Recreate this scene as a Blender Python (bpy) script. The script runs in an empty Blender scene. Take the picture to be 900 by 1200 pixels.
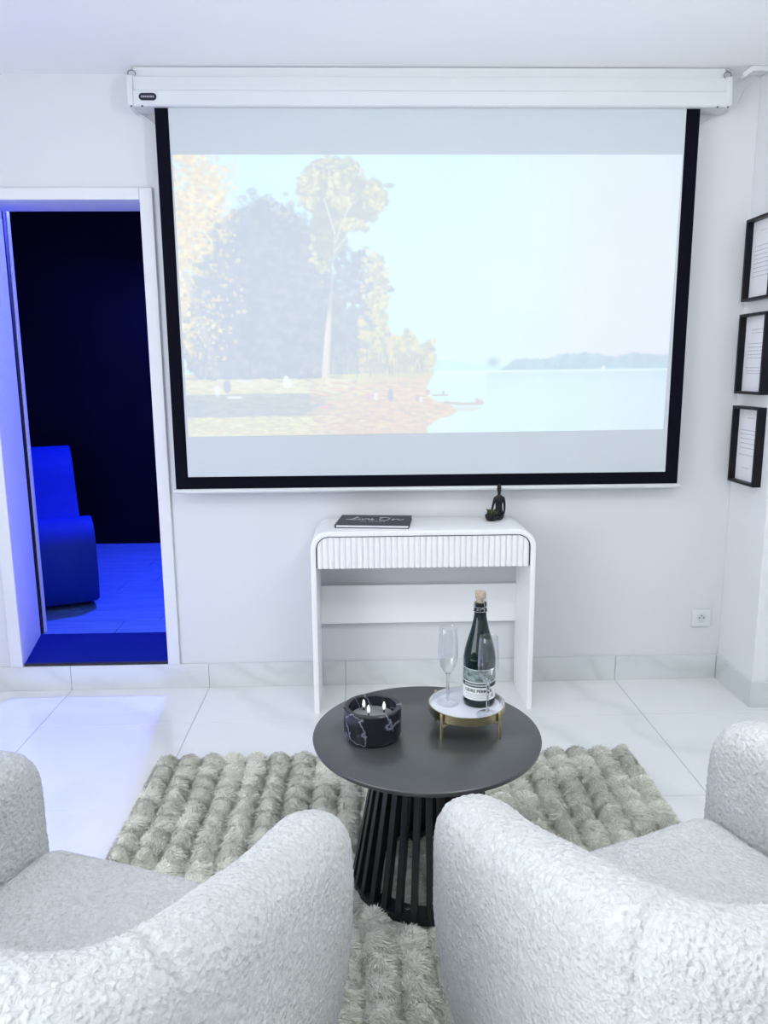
import bpy, bmesh, math, random
import numpy as np
from mathutils import Vector, Matrix, Euler

random.seed(7)
RNG = np.random.default_rng(11)
scene = bpy.context.scene
COL = scene.collection
PI = math.pi

# ------------------------------------------------------------------ camera
CAM_H = 1.37
pitch, yaw, roll = math.radians(10.48), math.radians(1.60), math.radians(-0.44)
fw = Vector((math.sin(yaw) * math.cos(pitch), math.cos(yaw) * math.cos(pitch), -math.sin(pitch)))
rt = fw.cross(Vector((0, 0, 1))).normalized()
up = rt.cross(fw)
R_ = rt * math.cos(roll) + up * math.sin(roll)
U_ = up * math.cos(roll) - rt * math.sin(roll)
cam_data = bpy.data.cameras.new('camera')
cam_data.sensor_fit = 'HORIZONTAL'
cam_data.sensor_width = 36.0
cam_data.lens = 36.0                      # 900 px focal length on a 900 px wide frame
cam_data.clip_start = 0.02
camera = bpy.data.objects.new('camera', cam_data)
COL.objects.link(camera)
M = Matrix((R_, U_, -fw)).transposed().to_4x4()
M.translation = Vector((0, 0, CAM_H))
camera.matrix_world = M
scene.camera = camera

# ------------------------------------------------------------------ world, exposure
world = bpy.data.worlds.new('world')
scene.world = world
world.use_nodes = True
world.node_tree.nodes['Background'].inputs[0].default_value = (0.80, 0.88, 1.0, 1)
world.node_tree.nodes['Background'].inputs[1].default_value = 0.3
vs = scene.view_settings
vs.view_transform = 'Standard'
vs.look = 'None'
vs.gamma = 1.0
vs.use_curve_mapping = False
vs.exposure = 0.06

# ------------------------------------------------------------------ lights
CEIL = 2.488
# unseen opal globes, added and hung low to spread light on the ceiling: (x, y, radiant power in W); the glowing globes themselves give the light
LAMPS = [(-1.2, 0.80, 0.8), (0.75, 1.25, 28), (-1.1, -0.9, 2), (0.9, -0.9, 6)]
GLOBE_R, GLOBE_DROP = 0.10, 0.36
# daylight through an unseen window put into the left wall for light from that side
WY0, WY1, WZ0, WZ1, WXL = -1.7, 1.1, 0.40, 2.30, -2.6
ld = bpy.data.lights.new('unseen_window_light', 'AREA')
ld.shape = 'RECTANGLE'
ld.size, ld.size_y = WZ1 - WZ0 - 0.1, WY1 - WY0 - 0.1
ld.energy = 90
ld.color = (0.93, 0.965, 1.0)
lo = bpy.data.objects.new('unseen_window_light', ld)
lo.location = (WXL - 0.06, (WY0 + WY1) / 2, (WZ0 + WZ1) / 2)
lo.rotation_euler = (0, -PI / 2, 0)
COL.objects.link(lo)
# blue LED lamp of the room beyond the doorway
ld = bpy.data.lights.new('blue_led_lamp', 'AREA')
ld.shape = 'RECTANGLE'
ld.size, ld.size_y = 0.30, 0.12
ld.energy = 170
ld.color = (0.06, 0.085, 1.0)
lo = bpy.data.objects.new('blue_led_lamp', ld)
lo.location = (-0.93, 5.0, 2.52)
lo.rotation_euler = (Vector((-1.25, 3.3, 0.2)) - Vector(lo.location)).to_track_quat('-Z', 'Y').to_euler()
COL.objects.link(lo)

# ------------------------------------------------------------------ materials
def nodes_of(name):
    m = bpy.data.materials.new(name)
    m.use_nodes = True
    nt = m.node_tree
    return m, nt, nt.nodes['Principled BSDF']

def mat(name, col, rough=0.5, metal=0.0, var=0.04, scale=8.0, bump=0.0, bscale=None, coat=0.0, spec=0.5, detail=4.0):
    """plain colour with a procedural tint variation and optional fine relief"""
    m, nt, b = nodes_of(name)
    N, L = nt.nodes, nt.links
    tc = N.new('ShaderNodeTexCoord')
    nz = N.new('ShaderNodeTexNoise')
    nz.inputs['Scale'].default_value = scale
    nz.inputs['Detail'].default_value = detail
    L.new(tc.outputs['Object'], nz.inputs['Vector'])
    cr = N.new('ShaderNodeValToRGB')
    cr.color_ramp.elements[0].position = 0.3
    cr.color_ramp.elements[1].position = 0.7
    cr.color_ramp.elements[0].color = tuple(c * (1 - var) for c in col) + (1,)
    cr.color_ramp.elements[1].color = tuple(min(1, c * (1 + var)) for c in col) + (1,)
    L.new(nz.outputs['Fac'], cr.inputs['Fac'])
    L.new(cr.outputs['Color'], b.inputs['Base Color'])
    b.inputs['Roughness'].default_value = rough
    b.inputs['Metallic'].default_value = metal
    b.inputs['Specular IOR Level'].default_value = spec
    b.inputs['Coat Weight'].default_value = coat
    if bump:
        n2 = N.new('ShaderNodeTexNoise')
        n2.inputs['Scale'].default_value = bscale or scale * 10
        n2.inputs['Detail'].default_value = 3
        L.new(tc.outputs['Object'], n2.inputs['Vector'])
        bp = N.new('ShaderNodeBump')
        bp.inputs['Strength'].default_value = bump
        bp.inputs['Distance'].default_value = 0.004
        L.new(n2.outputs['Fac'], bp.inputs['Height'])
        L.new(bp.outputs['Normal'], b.inputs['Normal'])
    return m

def mat_marble(name, col, vein, rough, scale=1.6, sharp=0.06, world_coords=True, amount=1.0, dist=1.6):
    m, nt, b = nodes_of(name)
    N, L = nt.nodes, nt.links
    tc = N.new('ShaderNodeTexCoord')
    src = tc.outputs['Object']
    if world_coords:
        g = N.new('ShaderNodeNewGeometry')
        src = g.outputs['Position']
    wp = N.new('ShaderNodeTexNoise')
    wp.inputs['Scale'].default_value = scale * 1.3
    wp.inputs['Detail'].default_value = 5
    L.new(src, wp.inputs['Vector'])
    mx = N.new('ShaderNodeMixRGB')
    mx.blend_type = 'ADD'
    mx.inputs[0].default_value = dist
    L.new(src, mx.inputs[1])
    L.new(wp.outputs['Color'], mx.inputs[2])
    wv = N.new('ShaderNodeTexWave')
    wv.bands_direction = 'DIAGONAL'
    wv.inputs['Scale'].default_value = scale
    wv.inputs['Distortion'].default_value = 3.0
    wv.inputs['Detail'].default_value = 3
    L.new(mx.outputs[0], wv.inputs['Vector'])
    cr = N.new('ShaderNodeValToRGB')
    e = cr.color_ramp.elements
    e[0].position, e[0].color = 0.0, tuple(vein) + (1,)
    e[1].position, e[1].color = sharp, tuple(c * amount + v * (1 - amount) for c, v in zip(col, vein)) + (1,)
    e2 = e.new(min(1.0, sharp * 4))
    e2.color = tuple(col) + (1,)
    L.new(wv.outputs['Fac'], cr.inputs['Fac'])
    L.new(cr.outputs['Color'], b.inputs['Base Color'])
    b.inputs['Roughness'].default_value = rough
    return m

def mat_boucle():
    m, nt, b = nodes_of('white_boucle')
    N, L = nt.nodes, nt.links
    tc = N.new('ShaderNodeTexCoord')
    vo = N.new('ShaderNodeTexVoronoi')
    vo.feature = 'SMOOTH_F1'
    vo.inputs['Scale'].default_value = 130
    nz = N.new('ShaderNodeTexNoise')
    nz.inputs['Scale'].default_value = 95
    nz.inputs['Detail'].default_value = 5
    nz.inputs['Distortion'].default_value = 1.2
    L.new(tc.outputs['Object'], vo.inputs['Vector'])
    L.new(tc.outputs['Object'], nz.inputs['Vector'])
    ad = N.new('ShaderNodeMath')
    ad.operation = 'SUBTRACT'
    L.new(nz.outputs['Fac'], ad.inputs[0])
    L.new(vo.outputs['Distance'], ad.inputs[1])
    bp = N.new('ShaderNodeBump')
    bp.inputs['Strength'].default_value = 0.8
    bp.inputs['Distance'].default_value = 0.007
    L.new(ad.outputs[0], bp.inputs['Height'])
    L.new(bp.outputs['Normal'], b.inputs['Normal'])
    cr = N.new('ShaderNodeValToRGB')
    cr.color_ramp.elements[0].position, cr.color_ramp.elements[0].color = 0.3, (0.57, 0.585, 0.57, 1)
    cr.color_ramp.elements[1].position, cr.color_ramp.elements[1].color = 0.62, (0.69, 0.705, 0.695, 1)
    L.new(nz.outputs['Fac'], cr.inputs['Fac'])
    L.new(cr.outputs['Color'], b.inputs['Base Color'])
    b.inputs['Roughness'].default_value = 0.95
    b.inputs['Specular IOR Level'].default_value = 0.1
    b.inputs['Sheen Weight'].default_value = 0.25
    b.inputs['Sheen Roughness'].default_value = 0.5
    return m

def mat_fur(name, c0, c1):
    m, nt, b = nodes_of(name)
    N, L = nt.nodes, nt.links
    g = N.new('ShaderNodeNewGeometry')
    cr = N.new('ShaderNodeValToRGB')
    cr.color_ramp.elements[0].color = tuple(c0) + (1,)
    cr.color_ramp.elements[1].color = tuple(c1) + (1,)
    L.new(g.outputs['Random Per Island'], cr.inputs['Fac'])
    L.new(cr.outputs['Color'], b.inputs['Base Color'])
    b.inputs['Roughness'].default_value = 0.7
    b.inputs['Specular IOR Level'].default_value = 0.25
    return m

def mat_thin_glass(name):
    """thin clear glass: lets the view through and mirrors more at grazing angles"""
    m, nt, b = nodes_of(name)
    N, L = nt.nodes, nt.links
    nz = N.new('ShaderNodeTexNoise')
    nz.inputs['Scale'].default_value = 20
    tr = N.new('ShaderNodeBsdfTransparent')
    tr.inputs['Color'].default_value = (0.965, 0.975, 0.98, 1)
    gl = N.new('ShaderNodeBsdfGlossy')
    gl.inputs['Color'].default_value = (1, 1, 1, 1)
    mr = N.new('ShaderNodeMapRange')
    mr.inputs['To Min'].default_value = 0.02
    mr.inputs['To Max'].default_value = 0.05
    L.new(nz.outputs['Fac'], mr.inputs['Value'])
    L.new(mr.outputs[0], gl.inputs['Roughness'])
    lw = N.new('ShaderNodeLayerWeight')
    lw.inputs['Blend'].default_value = 0.5
    pw_ = N.new('ShaderNodeMath'); pw_.operation = 'POWER'
    pw_.inputs[1].default_value = 5.0
    L.new(lw.outputs['Facing'], pw_.inputs[0])
    fr = N.new('ShaderNodeMapRange')
    fr.inputs['To Min'].default_value = 0.06
    fr.inputs['To Max'].default_value = 1.0
    L.new(pw_.outputs[0], fr.inputs['Value'])
    mx = N.new('ShaderNodeMixShader')
    L.new(fr.outputs[0], mx.inputs[0])
    L.new(tr.outputs[0], mx.inputs[1])
    L.new(gl.outputs[0], mx.inputs[2])
    L.new(mx.outputs[0], N['Material Output'].inputs['Surface'])
    return m

def mat_solid_glass(name):
    m, nt, b = nodes_of(name)
    nz = nt.nodes.new('ShaderNodeTexNoise')
    nz.inputs['Scale'].default_value = 15
    mr = nt.nodes.new('ShaderNodeMapRange')
    mr.inputs['To Min'].default_value = 0.0
    mr.inputs['To Max'].default_value = 0.03
    nt.links.new(nz.outputs['Fac'], mr.inputs['Value'])
    nt.links.new(mr.outputs[0], b.inputs['Roughness'])
    b.inputs['Transmission Weight'].default_value = 1.0
    b.inputs['IOR'].default_value = 1.4
    return m

def mat_attr_emit(name, strength):
    m, nt, b = nodes_of(name)
    N, L = nt.nodes, nt.links
    at = N.new('ShaderNodeAttribute')
    at.attribute_name = 'picture'
    b.inputs['Base Color'].default_value = (0.60, 0.64, 0.66, 1)
    b.inputs['Roughness'].default_value = 0.9
    b.inputs['Specular IOR Level'].default_value = 0.1
    L.new(at.outputs['Color'], b.inputs['Emission Color'])
    b.inputs['Emission Strength'].default_value = strength
    return m

def mat_emit(name, col, strength):
    m, nt, b = nodes_of(name)
    b.inputs['Base Color'].default_value = (0.9, 0.9, 0.9, 1)
    b.inputs['Emission Color'].default_value = tuple(col) + (1,)
    b.inputs['Emission Strength'].default_value = strength
    return m

def mat_wood(name, c0, c1, rough=0.4, scale=3.0):
    m, nt, b = nodes_of(name)
    N, L = nt.nodes, nt.links
    g = N.new('ShaderNodeNewGeometry')
    mp = N.new('ShaderNodeMapping')
    mp.inputs['Scale'].default_value = (scale, scale * 14, scale)
    L.new(g.outputs['Position'], mp.inputs['Vector'])
    nz = N.new('ShaderNodeTexNoise')
    nz.inputs['Scale'].default_value = 1.0
    nz.inputs['Detail'].default_value = 6
    L.new(mp.outputs[0], nz.inputs['Vector'])
    cr = N.new('ShaderNodeValToRGB')
    cr.color_ramp.elements[0].position, cr.color_ramp.elements[0].color = 0.3, tuple(c0) + (1,)
    cr.color_ramp.elements[1].position, cr.color_ramp.elements[1].color = 0.7, tuple(c1) + (1,)
    L.new(nz.outputs['Fac'], cr.inputs['Fac'])
    L.new(cr.outputs['Color'], b.inputs['Base Color'])
    b.inputs['Roughness'].default_value = rough
    return m

WALL = mat('white_wall_paint', (0.715, 0.730, 0.748), 0.75, var=0.012, scale=2.5, bump=0.06, bscale=90)
PIERLIT = mat('wall_paint_pier_lit', (0.81, 0.825, 0.845), 0.75, var=0.012, scale=2.5, bump=0.06, bscale=90)  # wall paint made lighter: the brighter light on the pier is in the colour
CEILM = mat('white_ceiling_paint', (0.92, 0.925, 0.93), 0.8, var=0.01, scale=2.0)
TRIMW = mat('white_gloss_trim', (0.74, 0.76, 0.78), 0.35, var=0.01, scale=5)
TILE = mat_marble('pale_floor_tile', (0.87, 0.885, 0.88), (0.80, 0.82, 0.815), 0.16, scale=0.9, sharp=0.10, amount=0.5)
BASET = mat_marble('pale_skirting_tile', (0.70, 0.73, 0.73), (0.63, 0.66, 0.66), 0.2, scale=1.6, sharp=0.25, amount=0.5)
GROUT = mat('grey_grout', (0.45, 0.47, 0.48), 0.9, var=0.05, scale=40)
NAVY = mat('dark_navy_wall', (0.005, 0.005, 0.008), 0.7, var=0.3, scale=2, spec=0.1)
PLANK = mat_wood('plank_blue_lit', (0.09, 0.19, 0.34), (0.14, 0.27, 0.44), 0.4)  # grey boards with the blue lamp light mixed into their colour
MATTE_CARPET = mat('dark_blue_mat', (0.006, 0.018, 0.13), 0.95, spec=0.1, var=0.15, scale=160, bump=0.5, bscale=420)
BLACKM = mat('black_rubber', (0.01, 0.01, 0.012), 0.6, var=0.1, scale=30)
LOUNGE = mat('blue_lounge_fabric', (0.005, 0.030, 0.24), 0.55, spec=0.15, var=0.06, scale=20, bump=0.1, bscale=300)
SCREENW = mat('screen_white_fabric', (0.60, 0.645, 0.675), 0.9, var=0.006, scale=3, spec=0.1)
SCREENB = mat('screen_black_border', (0.004, 0.004, 0.010), 0.85, var=0.1, scale=60, spec=0.08)
HOUSING = mat('screen_housing_white', (0.70, 0.725, 0.735), 0.4, var=0.01, scale=6)
BADGE = mat('badge_black', (0.01, 0.011, 0.02), 0.3, var=0.05, scale=30)
BADGET = mat('badge_lettering', (0.42, 0.42, 0.47), 0.4, var=0.02, scale=30)
STEEL = mat('dark_steel', (0.12, 0.12, 0.13), 0.35, metal=1.0, var=0.05, scale=40)
LACQ = mat('white_lacquer', (0.92, 0.93, 0.945), 0.28, var=0.008, scale=4)
SHGAP = mat('drawer_gap_shade', (0.04, 0.045, 0.05), 0.7, var=0.05, scale=20)
FRAMEB = mat('black_frame_wood', (0.006, 0.006, 0.010), 0.4, var=0.15, scale=40, spec=0.2)
PAPER = mat('white_paper', (0.84, 0.85, 0.88), 0.8, var=0.008, scale=12)
INK = mat('grey_ink', (0.42, 0.44, 0.48), 0.8, var=0.1, scale=60)
INKD = mat('dark_ink', (0.03, 0.03, 0.04), 0.8, var=0.1, scale=60)
SOCKET = mat('socket_plastic', (0.72, 0.74, 0.755), 0.3, var=0.01, scale=30)
SOCKETG = mat('socket_well', (0.62, 0.65, 0.66), 0.4, var=0.02, scale=30)
TABLEB = mat('black_table_top', (0.055, 0.057, 0.057), 0.30, var=0.15, scale=3.5, spec=1.0, bump=0.03, bscale=200)
TABLES = mat('black_table_slats', (0.012, 0.012, 0.014), 0.38, var=0.15, scale=12)
BOUCLE = mat_boucle()
RUGB = mat('rug_backing', (0.74, 0.74, 0.67), 0.95, var=0.15, scale=30, bump=0.6, bscale=250)
RUGF = mat_fur('rug_fur', (0.60, 0.60, 0.51), (1.0, 0.995, 0.89))
MARBLEB = mat_marble('black_marble', (0.012, 0.013, 0.020), (0.22, 0.24, 0.30), 0.22, scale=4.6, sharp=0.010, world_coords=False, amount=0.9, dist=0.35)
WAX = mat('grey_wax', (0.25, 0.27, 0.28), 0.5, var=0.1, scale=25)
CORKM = mat('cork', (0.44, 0.36, 0.27), 0.8, var=0.2, scale=180)
DRIED = mat('dried_petal', (0.42, 0.33, 0.24), 0.8, var=0.2, scale=120)
FLAME = mat_emit('led_flame_tip', (1.0, 0.95, 0.9), 0.5)
WICK = mat('black_wick', (0.01, 0.01, 0.01), 0.7, var=0.1, scale=60)
BRASS = mat('aged_brass', (0.46, 0.40, 0.24), 0.32, metal=1.0, var=0.08, scale=30)
TRAYW = mat('white_enamel', (0.78, 0.80, 0.86), 0.25, var=0.01, scale=20)
BOTTLE = mat('dark_green_glass', (0.003, 0.016, 0.013), 0.06, var=0.1, scale=12, spec=0.4)
LABELW = mat('cream_label', (0.80, 0.82, 0.82), 0.6, var=0.02, scale=60)
LABELG = mat('engraved_label', (0.20, 0.25, 0.245), 0.6, var=0.75, scale=95, detail=6)
LABELD = mat('dark_label_band', (0.025, 0.045, 0.045), 0.5, var=0.1, scale=60)
GLASS = mat_thin_glass('clear_glass')
SOLIDG = mat_solid_glass('clear_glass_stem')
WIRE = mat('wire_cage', (0.45, 0.47, 0.5), 0.3, metal=1.0, var=0.05, scale=80)
FOIL = mat('bottle_lip_dark', (0.006, 0.014, 0.014), 0.15, var=0.1, scale=40)
BOOKC = mat('charcoal_book_cover', (0.045, 0.05, 0.06), 0.55, var=0.08, scale=60)
PAGES = mat('book_pages', (0.82, 0.83, 0.85), 0.8, var=0.03, scale=200)
SILVER = mat('silver_foil', (0.72, 0.74, 0.76), 0.4, metal=0.3, var=0.03, scale=80)
STATUE = mat('black_resin', (0.007, 0.007, 0.009), 0.45, var=0.2, scale=60, spec=0.3)
LEAF = mat('succulent_leaf', (0.04, 0.06, 0.022), 0.6, var=0.35, scale=120)
PEBBLE = mat('pale_pebble', (0.55, 0.55, 0.52), 0.8, var=0.2, scale=150)

# ------------------------------------------------------------------ helpers
def link(o, parent=None):
    COL.objects.link(o)
    if parent is not None:
        o.parent = parent
    return o

def obj(name, me, material=None, parent=None, loc=None, rotz=0.0):
    o = bpy.data.objects.new(name, me)
    if material is not None:
        me.materials.append(material)
    link(o, parent)
    if loc is not None:
        o.location = loc
    if rotz:
        o.rotation_euler = (0, 0, rotz)
    return o

def tag(o, label=None, cat=None, group=None, kind=None):
    if label: o['label'] = label
    if cat: o['category'] = cat
    if group: o['group'] = group
    if kind: o['kind'] = kind
    return o

def thing(name, label, cat, loc=(0, 0, 0), rotz=0.0, group=None):
    o = bpy.data.objects.new(name, None)
    o.empty_display_size = 0.1
    COL.objects.link(o)
    o.location = loc
    o.rotation_euler = (0, 0, rotz)
    return tag(o, label, cat, group)

def bobj(name, bm, material, parent=None, smooth=False, loc=None, rotz=0.0, sharp=None):
    bmesh.ops.recalc_face_normals(bm, faces=bm.faces)
    me = bpy.data.meshes.new(name)
    bm.to_mesh(me)
    bm.free()
    if smooth:
        for p in me.polygons:
            p.use_smooth = True
        if sharp:
            me.set_sharp_from_angle(angle=math.radians(sharp))
    return obj(name, me, material, parent, loc, rotz)

def struct(o):
    o['kind'] = 'structure'
    return o

def box(bm, x0, x1, y0, y1, z0, z1):
    r = bmesh.ops.create_cube(bm, size=1.0)
    vs_ = r['verts']
    bmesh.ops.scale(bm, vec=(x1 - x0, y1 - y0, z1 - z0), verts=vs_)
    bmesh.ops.translate(bm, vec=((x0 + x1) / 2, (y0 + y1) / 2, (z0 + z1) / 2), verts=vs_)
    return vs_

def bevel(bm, w, seg=2):
    bmesh.ops.bevel(bm, geom=list(bm.edges), offset=w, segments=seg, profile=0.5, affect='EDGES', clamp_overlap=True)

def boxbm(x0, x1, y0, y1, z0, z1, bv=0.0, seg=2):
    bm = bmesh.new()
    box(bm, x0, x1, y0, y1, z0, z1)
    if bv:
        bevel(bm, bv, seg)
    return bm

def prism(bm, poly, axis, a0, a1):
    """poly: 2D list; axis 'y' -> (x,z) extruded along y; 'x' -> (y,z); 'z' -> (x,y)"""
    def P(p, a):
        if axis == 'y': return (p[0], a, p[1])
        if axis == 'x': return (a, p[0], p[1])
        return (p[0], p[1], a)
    v0 = [bm.verts.new(P(p, a0)) for p in poly]
    v1 = [bm.verts.new(P(p, a1)) for p in poly]
    n = len(poly)
    bm.faces.new(v0)
    bm.faces.new(v1)
    for i in range(n):
        j = (i + 1) % n
        bm.faces.new((v0[i], v0[j], v1[j], v1[i]))

def lathe(profile, seg=48, cx=0, cy=0, cap=False, bm=None):
    bm = bm or bmesh.new()
    rings = []
    for (r, z) in profile:
        if r < 1e-6:
            rings.append([bm.verts.new((cx, cy, z))])
        else:
            rings.append([bm.verts.new((cx + r * math.cos(2 * PI * k / seg), cy + r * math.sin(2 * PI * k / seg), z)) for k in range(seg)])
    for a, b in zip(rings[:-1], rings[1:]):
        for k in range(seg):
            j = (k + 1) % seg
            if len(a) == 1 and len(b) == 1: continue
            if len(a) == 1: bm.faces.new((a[0], b[k], b[j]))
            elif len(b) == 1: bm.faces.new((a[k], b[0], a[j]))
            else: bm.faces.new((a[k], a[j], b[j], b[k]))
    if cap:
        for rg in (rings[0], rings[-1]):
            if len(rg) > 2: bm.faces.new(rg)
    return bm

def tube(bm, pts, r, n=8, close=False):
    pts = [Vector(p) for p in pts]
    rad = r if isinstance(r, (list, tuple)) else [r] * len(pts)
    rings = []
    prev = None
    for i, p in enumerate(pts):
        a = pts[max(0, i - 1)]
        b = pts[min(len(pts) - 1, i + 1)]
        if close:
            a, b = pts[i - 1], pts[(i + 1) % len(pts)]
        t = (b - a).normalized()
        ref = prev if prev is not None else (Vector((0, 0, 1)) if abs(t.z) < 0.9 else Vector((1, 0, 0)))
        u = (ref - t * ref.dot(t))
        u = u.normalized() if u.length > 1e-6 else t.orthogonal().normalized()
        prev = u
        v = t.cross(u)
        rings.append([bm.verts.new(p + (u * math.cos(2 * PI * k / n) + v * math.sin(2 * PI * k / n)) * rad[i]) for k in range(n)])
    m = len(rings)
    for i in range(m if close else m - 1):
        a, b = rings[i], rings[(i + 1) % m]
        for k in range(n):
            j = (k + 1) % n
            bm.faces.new((a[k], a[j], b[j], b[k]))
    if not close:
        bm.faces.new(rings[0])
        bm.faces.new(rings[-1])
    return bm

def spline(pts, n=8):
    """Catmull-Rom through pts"""
    P = [np.array(p, float) for p in pts]
    P = [2 * P[0] - P[1]] + P + [2 * P[-1] - P[-2]]
    out = []
    for i in range(1, len(P) - 2):
        for k in range(n):
            t = k / n
            out.append(0.5 * ((2 * P[i]) + (-P[i - 1] + P[i + 1]) * t + (2 * P[i - 1] - 5 * P[i] + 4 * P[i + 1] - P[i + 2]) * t * t + (-P[i - 1] + 3 * P[i] - 3 * P[i + 1] + P[i + 2]) * t ** 3))
    out.append(P[-2])
    return [tuple(p) for p in out]

def np_mesh(name, V, F):
    """V (n,3), F (m,k) all the same k"""
    me = bpy.data.meshes.new(name)
    V = np.asarray(V, np.float32)
    F = np.asarray(F, np.int32)
    me.vertices.add(len(V))
    me.vertices.foreach_set('co', V.ravel())
    me.loops.add(F.size)
    me.loops.foreach_set('vertex_index', F.ravel())
    me.polygons.add(len(F))
    me.polygons.foreach_set('loop_start', np.arange(0, F.size, F.shape[1], dtype=np.int32))
    me.polygons.foreach_set('loop_total', np.full(len(F), F.shape[1], np.int32))
    me.update(calc_edges=True)
    me.validate()
    return me

def grid_faces(nu, nv, wrap_v=False):
    i = np.arange(nu - 1)[:, None]
    j = np.arange(nv if wrap_v else nv - 1)[None, :]
    j2 = (j + 1) % nv
    return np.stack([i * nv + j, (i + 1) * nv + j, (i + 1) * nv + j2, i * nv + j2], -1).reshape(-1, 4)

def smooth_mesh(me):
    me.polygons.foreach_set('use_smooth', np.ones(len(me.polygons), bool))

def text_mesh(body, size, extrude=0.0, shear=0.0, align='CENTER', bold=0.0):
    cu = bpy.data.curves.new('txt', 'FONT')
    cu.body = body
    cu.size = size
    cu.extrude = extrude
    cu.shear = shear
    cu.offset = bold
    cu.align_x = align
    cu.align_y = 'CENTER'
    o = bpy.data.objects.new('txt', cu)
    COL.objects.link(o)
    dg = bpy.context.evaluated_depsgraph_get()
    me = bpy.data.meshes.new_from_object(o.evaluated_get(dg))
    bpy.data.objects.remove(o)
    return me

# value noise for the projected picture
def vnoise(x, y, seed=0):
    xi, yi = np.floor(x).astype(np.int64), np.floor(y).astype(np.int64)
    fx, fy = x - xi, y - yi
    fx, fy = fx * fx * (3 - 2 * fx), fy * fy * (3 - 2 * fy)
    def h(a, b):
        n = (a * 374761393 + b * 668265263 + seed * 974711) & 0xffffffff
        n = ((n ^ (n >> 13)) * 1274126177) & 0xffffffff
        return ((n ^ (n >> 16)) & 0xffff) / 65535.0
    return (h(xi, yi) * (1 - fx) + h(xi + 1, yi) * fx) * (1 - fy) + (h(xi, yi + 1) * (1 - fx) + h(xi + 1, yi + 1) * fx) * fy

def fbm(x, y, seed=0, o=5):
    s, a, t = 0, 0.5, 0
    for k in range(o):
        s = s + a * vnoise(x * 2 ** k, y * 2 ** k, seed + k)
        t += a
        a *= 0.55
    return s / t

def sst(a, b, x):
    t = np.clip((x - a) / (b - a), 0, 1)
    return t * t * (3 - 2 * t)

# ------------------------------------------------------------------ room shell
YW = 3.219            # face of the screen wall
YT = 3.61             # its far face, in the room beyond
XL, XR = -2.6, 2.6
XP, YP = 1.578, 2.91  # pier: side face, front face
YB = -2.3             # wall behind the camera
SILL = 0.116
ZB = 2.70             # ceiling of the blue room

fl = struct(bobj('floor', boxbm(XL, XR, YB, YW, -0.08, -0.0025), GROUT))
tile_mesh = {}
def floor_tile(x0, x1, y0, y1):
    key = (round(x1 - x0, 3), round(y1 - y0, 3))
    if key not in tile_mesh:
        bm = boxbm(-key[0] / 2, key[0] / 2, -key[1] / 2, key[1] / 2, -0.0025, 0.0, 0.0008, 1)
        bmesh.ops.recalc_face_normals(bm, faces=bm.faces)
        me = bpy.data.meshes.new('floor_tile')
        bm.to_mesh(me); bm.free()
        me.materials.append(TILE)
        tile_mesh[key] = me
    o = bpy.data.objects.new('floor_tile', tile_mesh[key])
    o.location = ((x0 + x1) / 2, (y0 + y1) / 2, 0)
    link(o, fl)
G = 0.0011
xs = [XL] + [v for v in [-0.685 + 0.6 * k for k in range(-5, 8)] if XL + 0.05 < v < XR - 0.05] + [XR]
ys = [YB] + [v for v in [2.862 - 0.6 * k for k in range(10, -1, -1)] if v > YB + 0.05] + [YW - 0.001]
for xa, xb in zip(xs[:-1], xs[1:]):
    for ya, yb in zip(ys[:-1], ys[1:]):
        if xa > XP and ya > YP - 0.1: continue
        if xb > XP + 0.1 and yb > YP: yb = YP if xa > XP else yb
        floor_tile(xa + G, xb - G, ya + G, yb - G)

struct(bobj('ceiling', boxbm(XL - 0.1, XR + 0.1, YB - 0.1, YW, CEIL, CEIL + 0.12), CEILM))
# screen wall with the doorway (left reveal splayed)
XJL, XJLb, XJR = -1.487, -1.572, -0.858
ZL, ZLb = 2.033, 2.068
bm = bmesh.new()
prism(bm, [(XL - 0.1, YW), (XJL, YW), (XJLb, YT), (XL - 0.1, YT)], 'z', SILL - 0.006, ZL)
prism(bm, [(XJR, YW), (XR + 0.1, YW), (XR + 0.1, YT), (XJR, YT)], 'z', SILL - 0.006, ZL)
prism(bm, [(YW, ZL), (YT, ZL), (YT, ZB), (YW, ZB)], 'x', XL - 0.1, XJLb)
prism(bm, [(YW, ZL), (YT, ZL), (YT, ZB), (YW, ZB)], 'x', XJR, XR + 0.1)
prism(bm, [(YW, ZL), (YT, ZLb), (YT, ZB), (YW, ZB)], 'x', XJLb, XJR)
box(bm, XL - 0.1, XR + 0.1, YW, YT, -0.08, SILL - 0.006)
wall_back = struct(bobj('wall_back', bm, WALL))
bm = bmesh.new()
for (y0, y1, z0, z1) in ((YB - 0.1, WY0, -0.08, CEIL + 0.1), (WY1, YW, -0.08, CEIL + 0.1), (WY0, WY1, -0.08, WZ0), (WY0, WY1, WZ1, CEIL + 0.1)):
    box(bm, XL - 0.1, XL, y0, y1, z0, z1)
struct(bobj('wall_left', bm, WALL))
struct(bobj('wall_right', boxbm(XR, XR + 0.1, YB - 0.1, YP, -0.08, CEIL + 0.1), WALL))
struct(bobj('wall_front', boxbm(XL - 0.1, XR + 0.1, YB - 0.1, YB, -0.08, CEIL + 0.1), WALL))
wn = bpy.data.objects.new('window_unseen', None)  # unseen window, put in to carry the light from the left
COL.objects.link(wn)
wn['kind'] = 'structure'
ym = (WY0 + WY1) / 2
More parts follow.
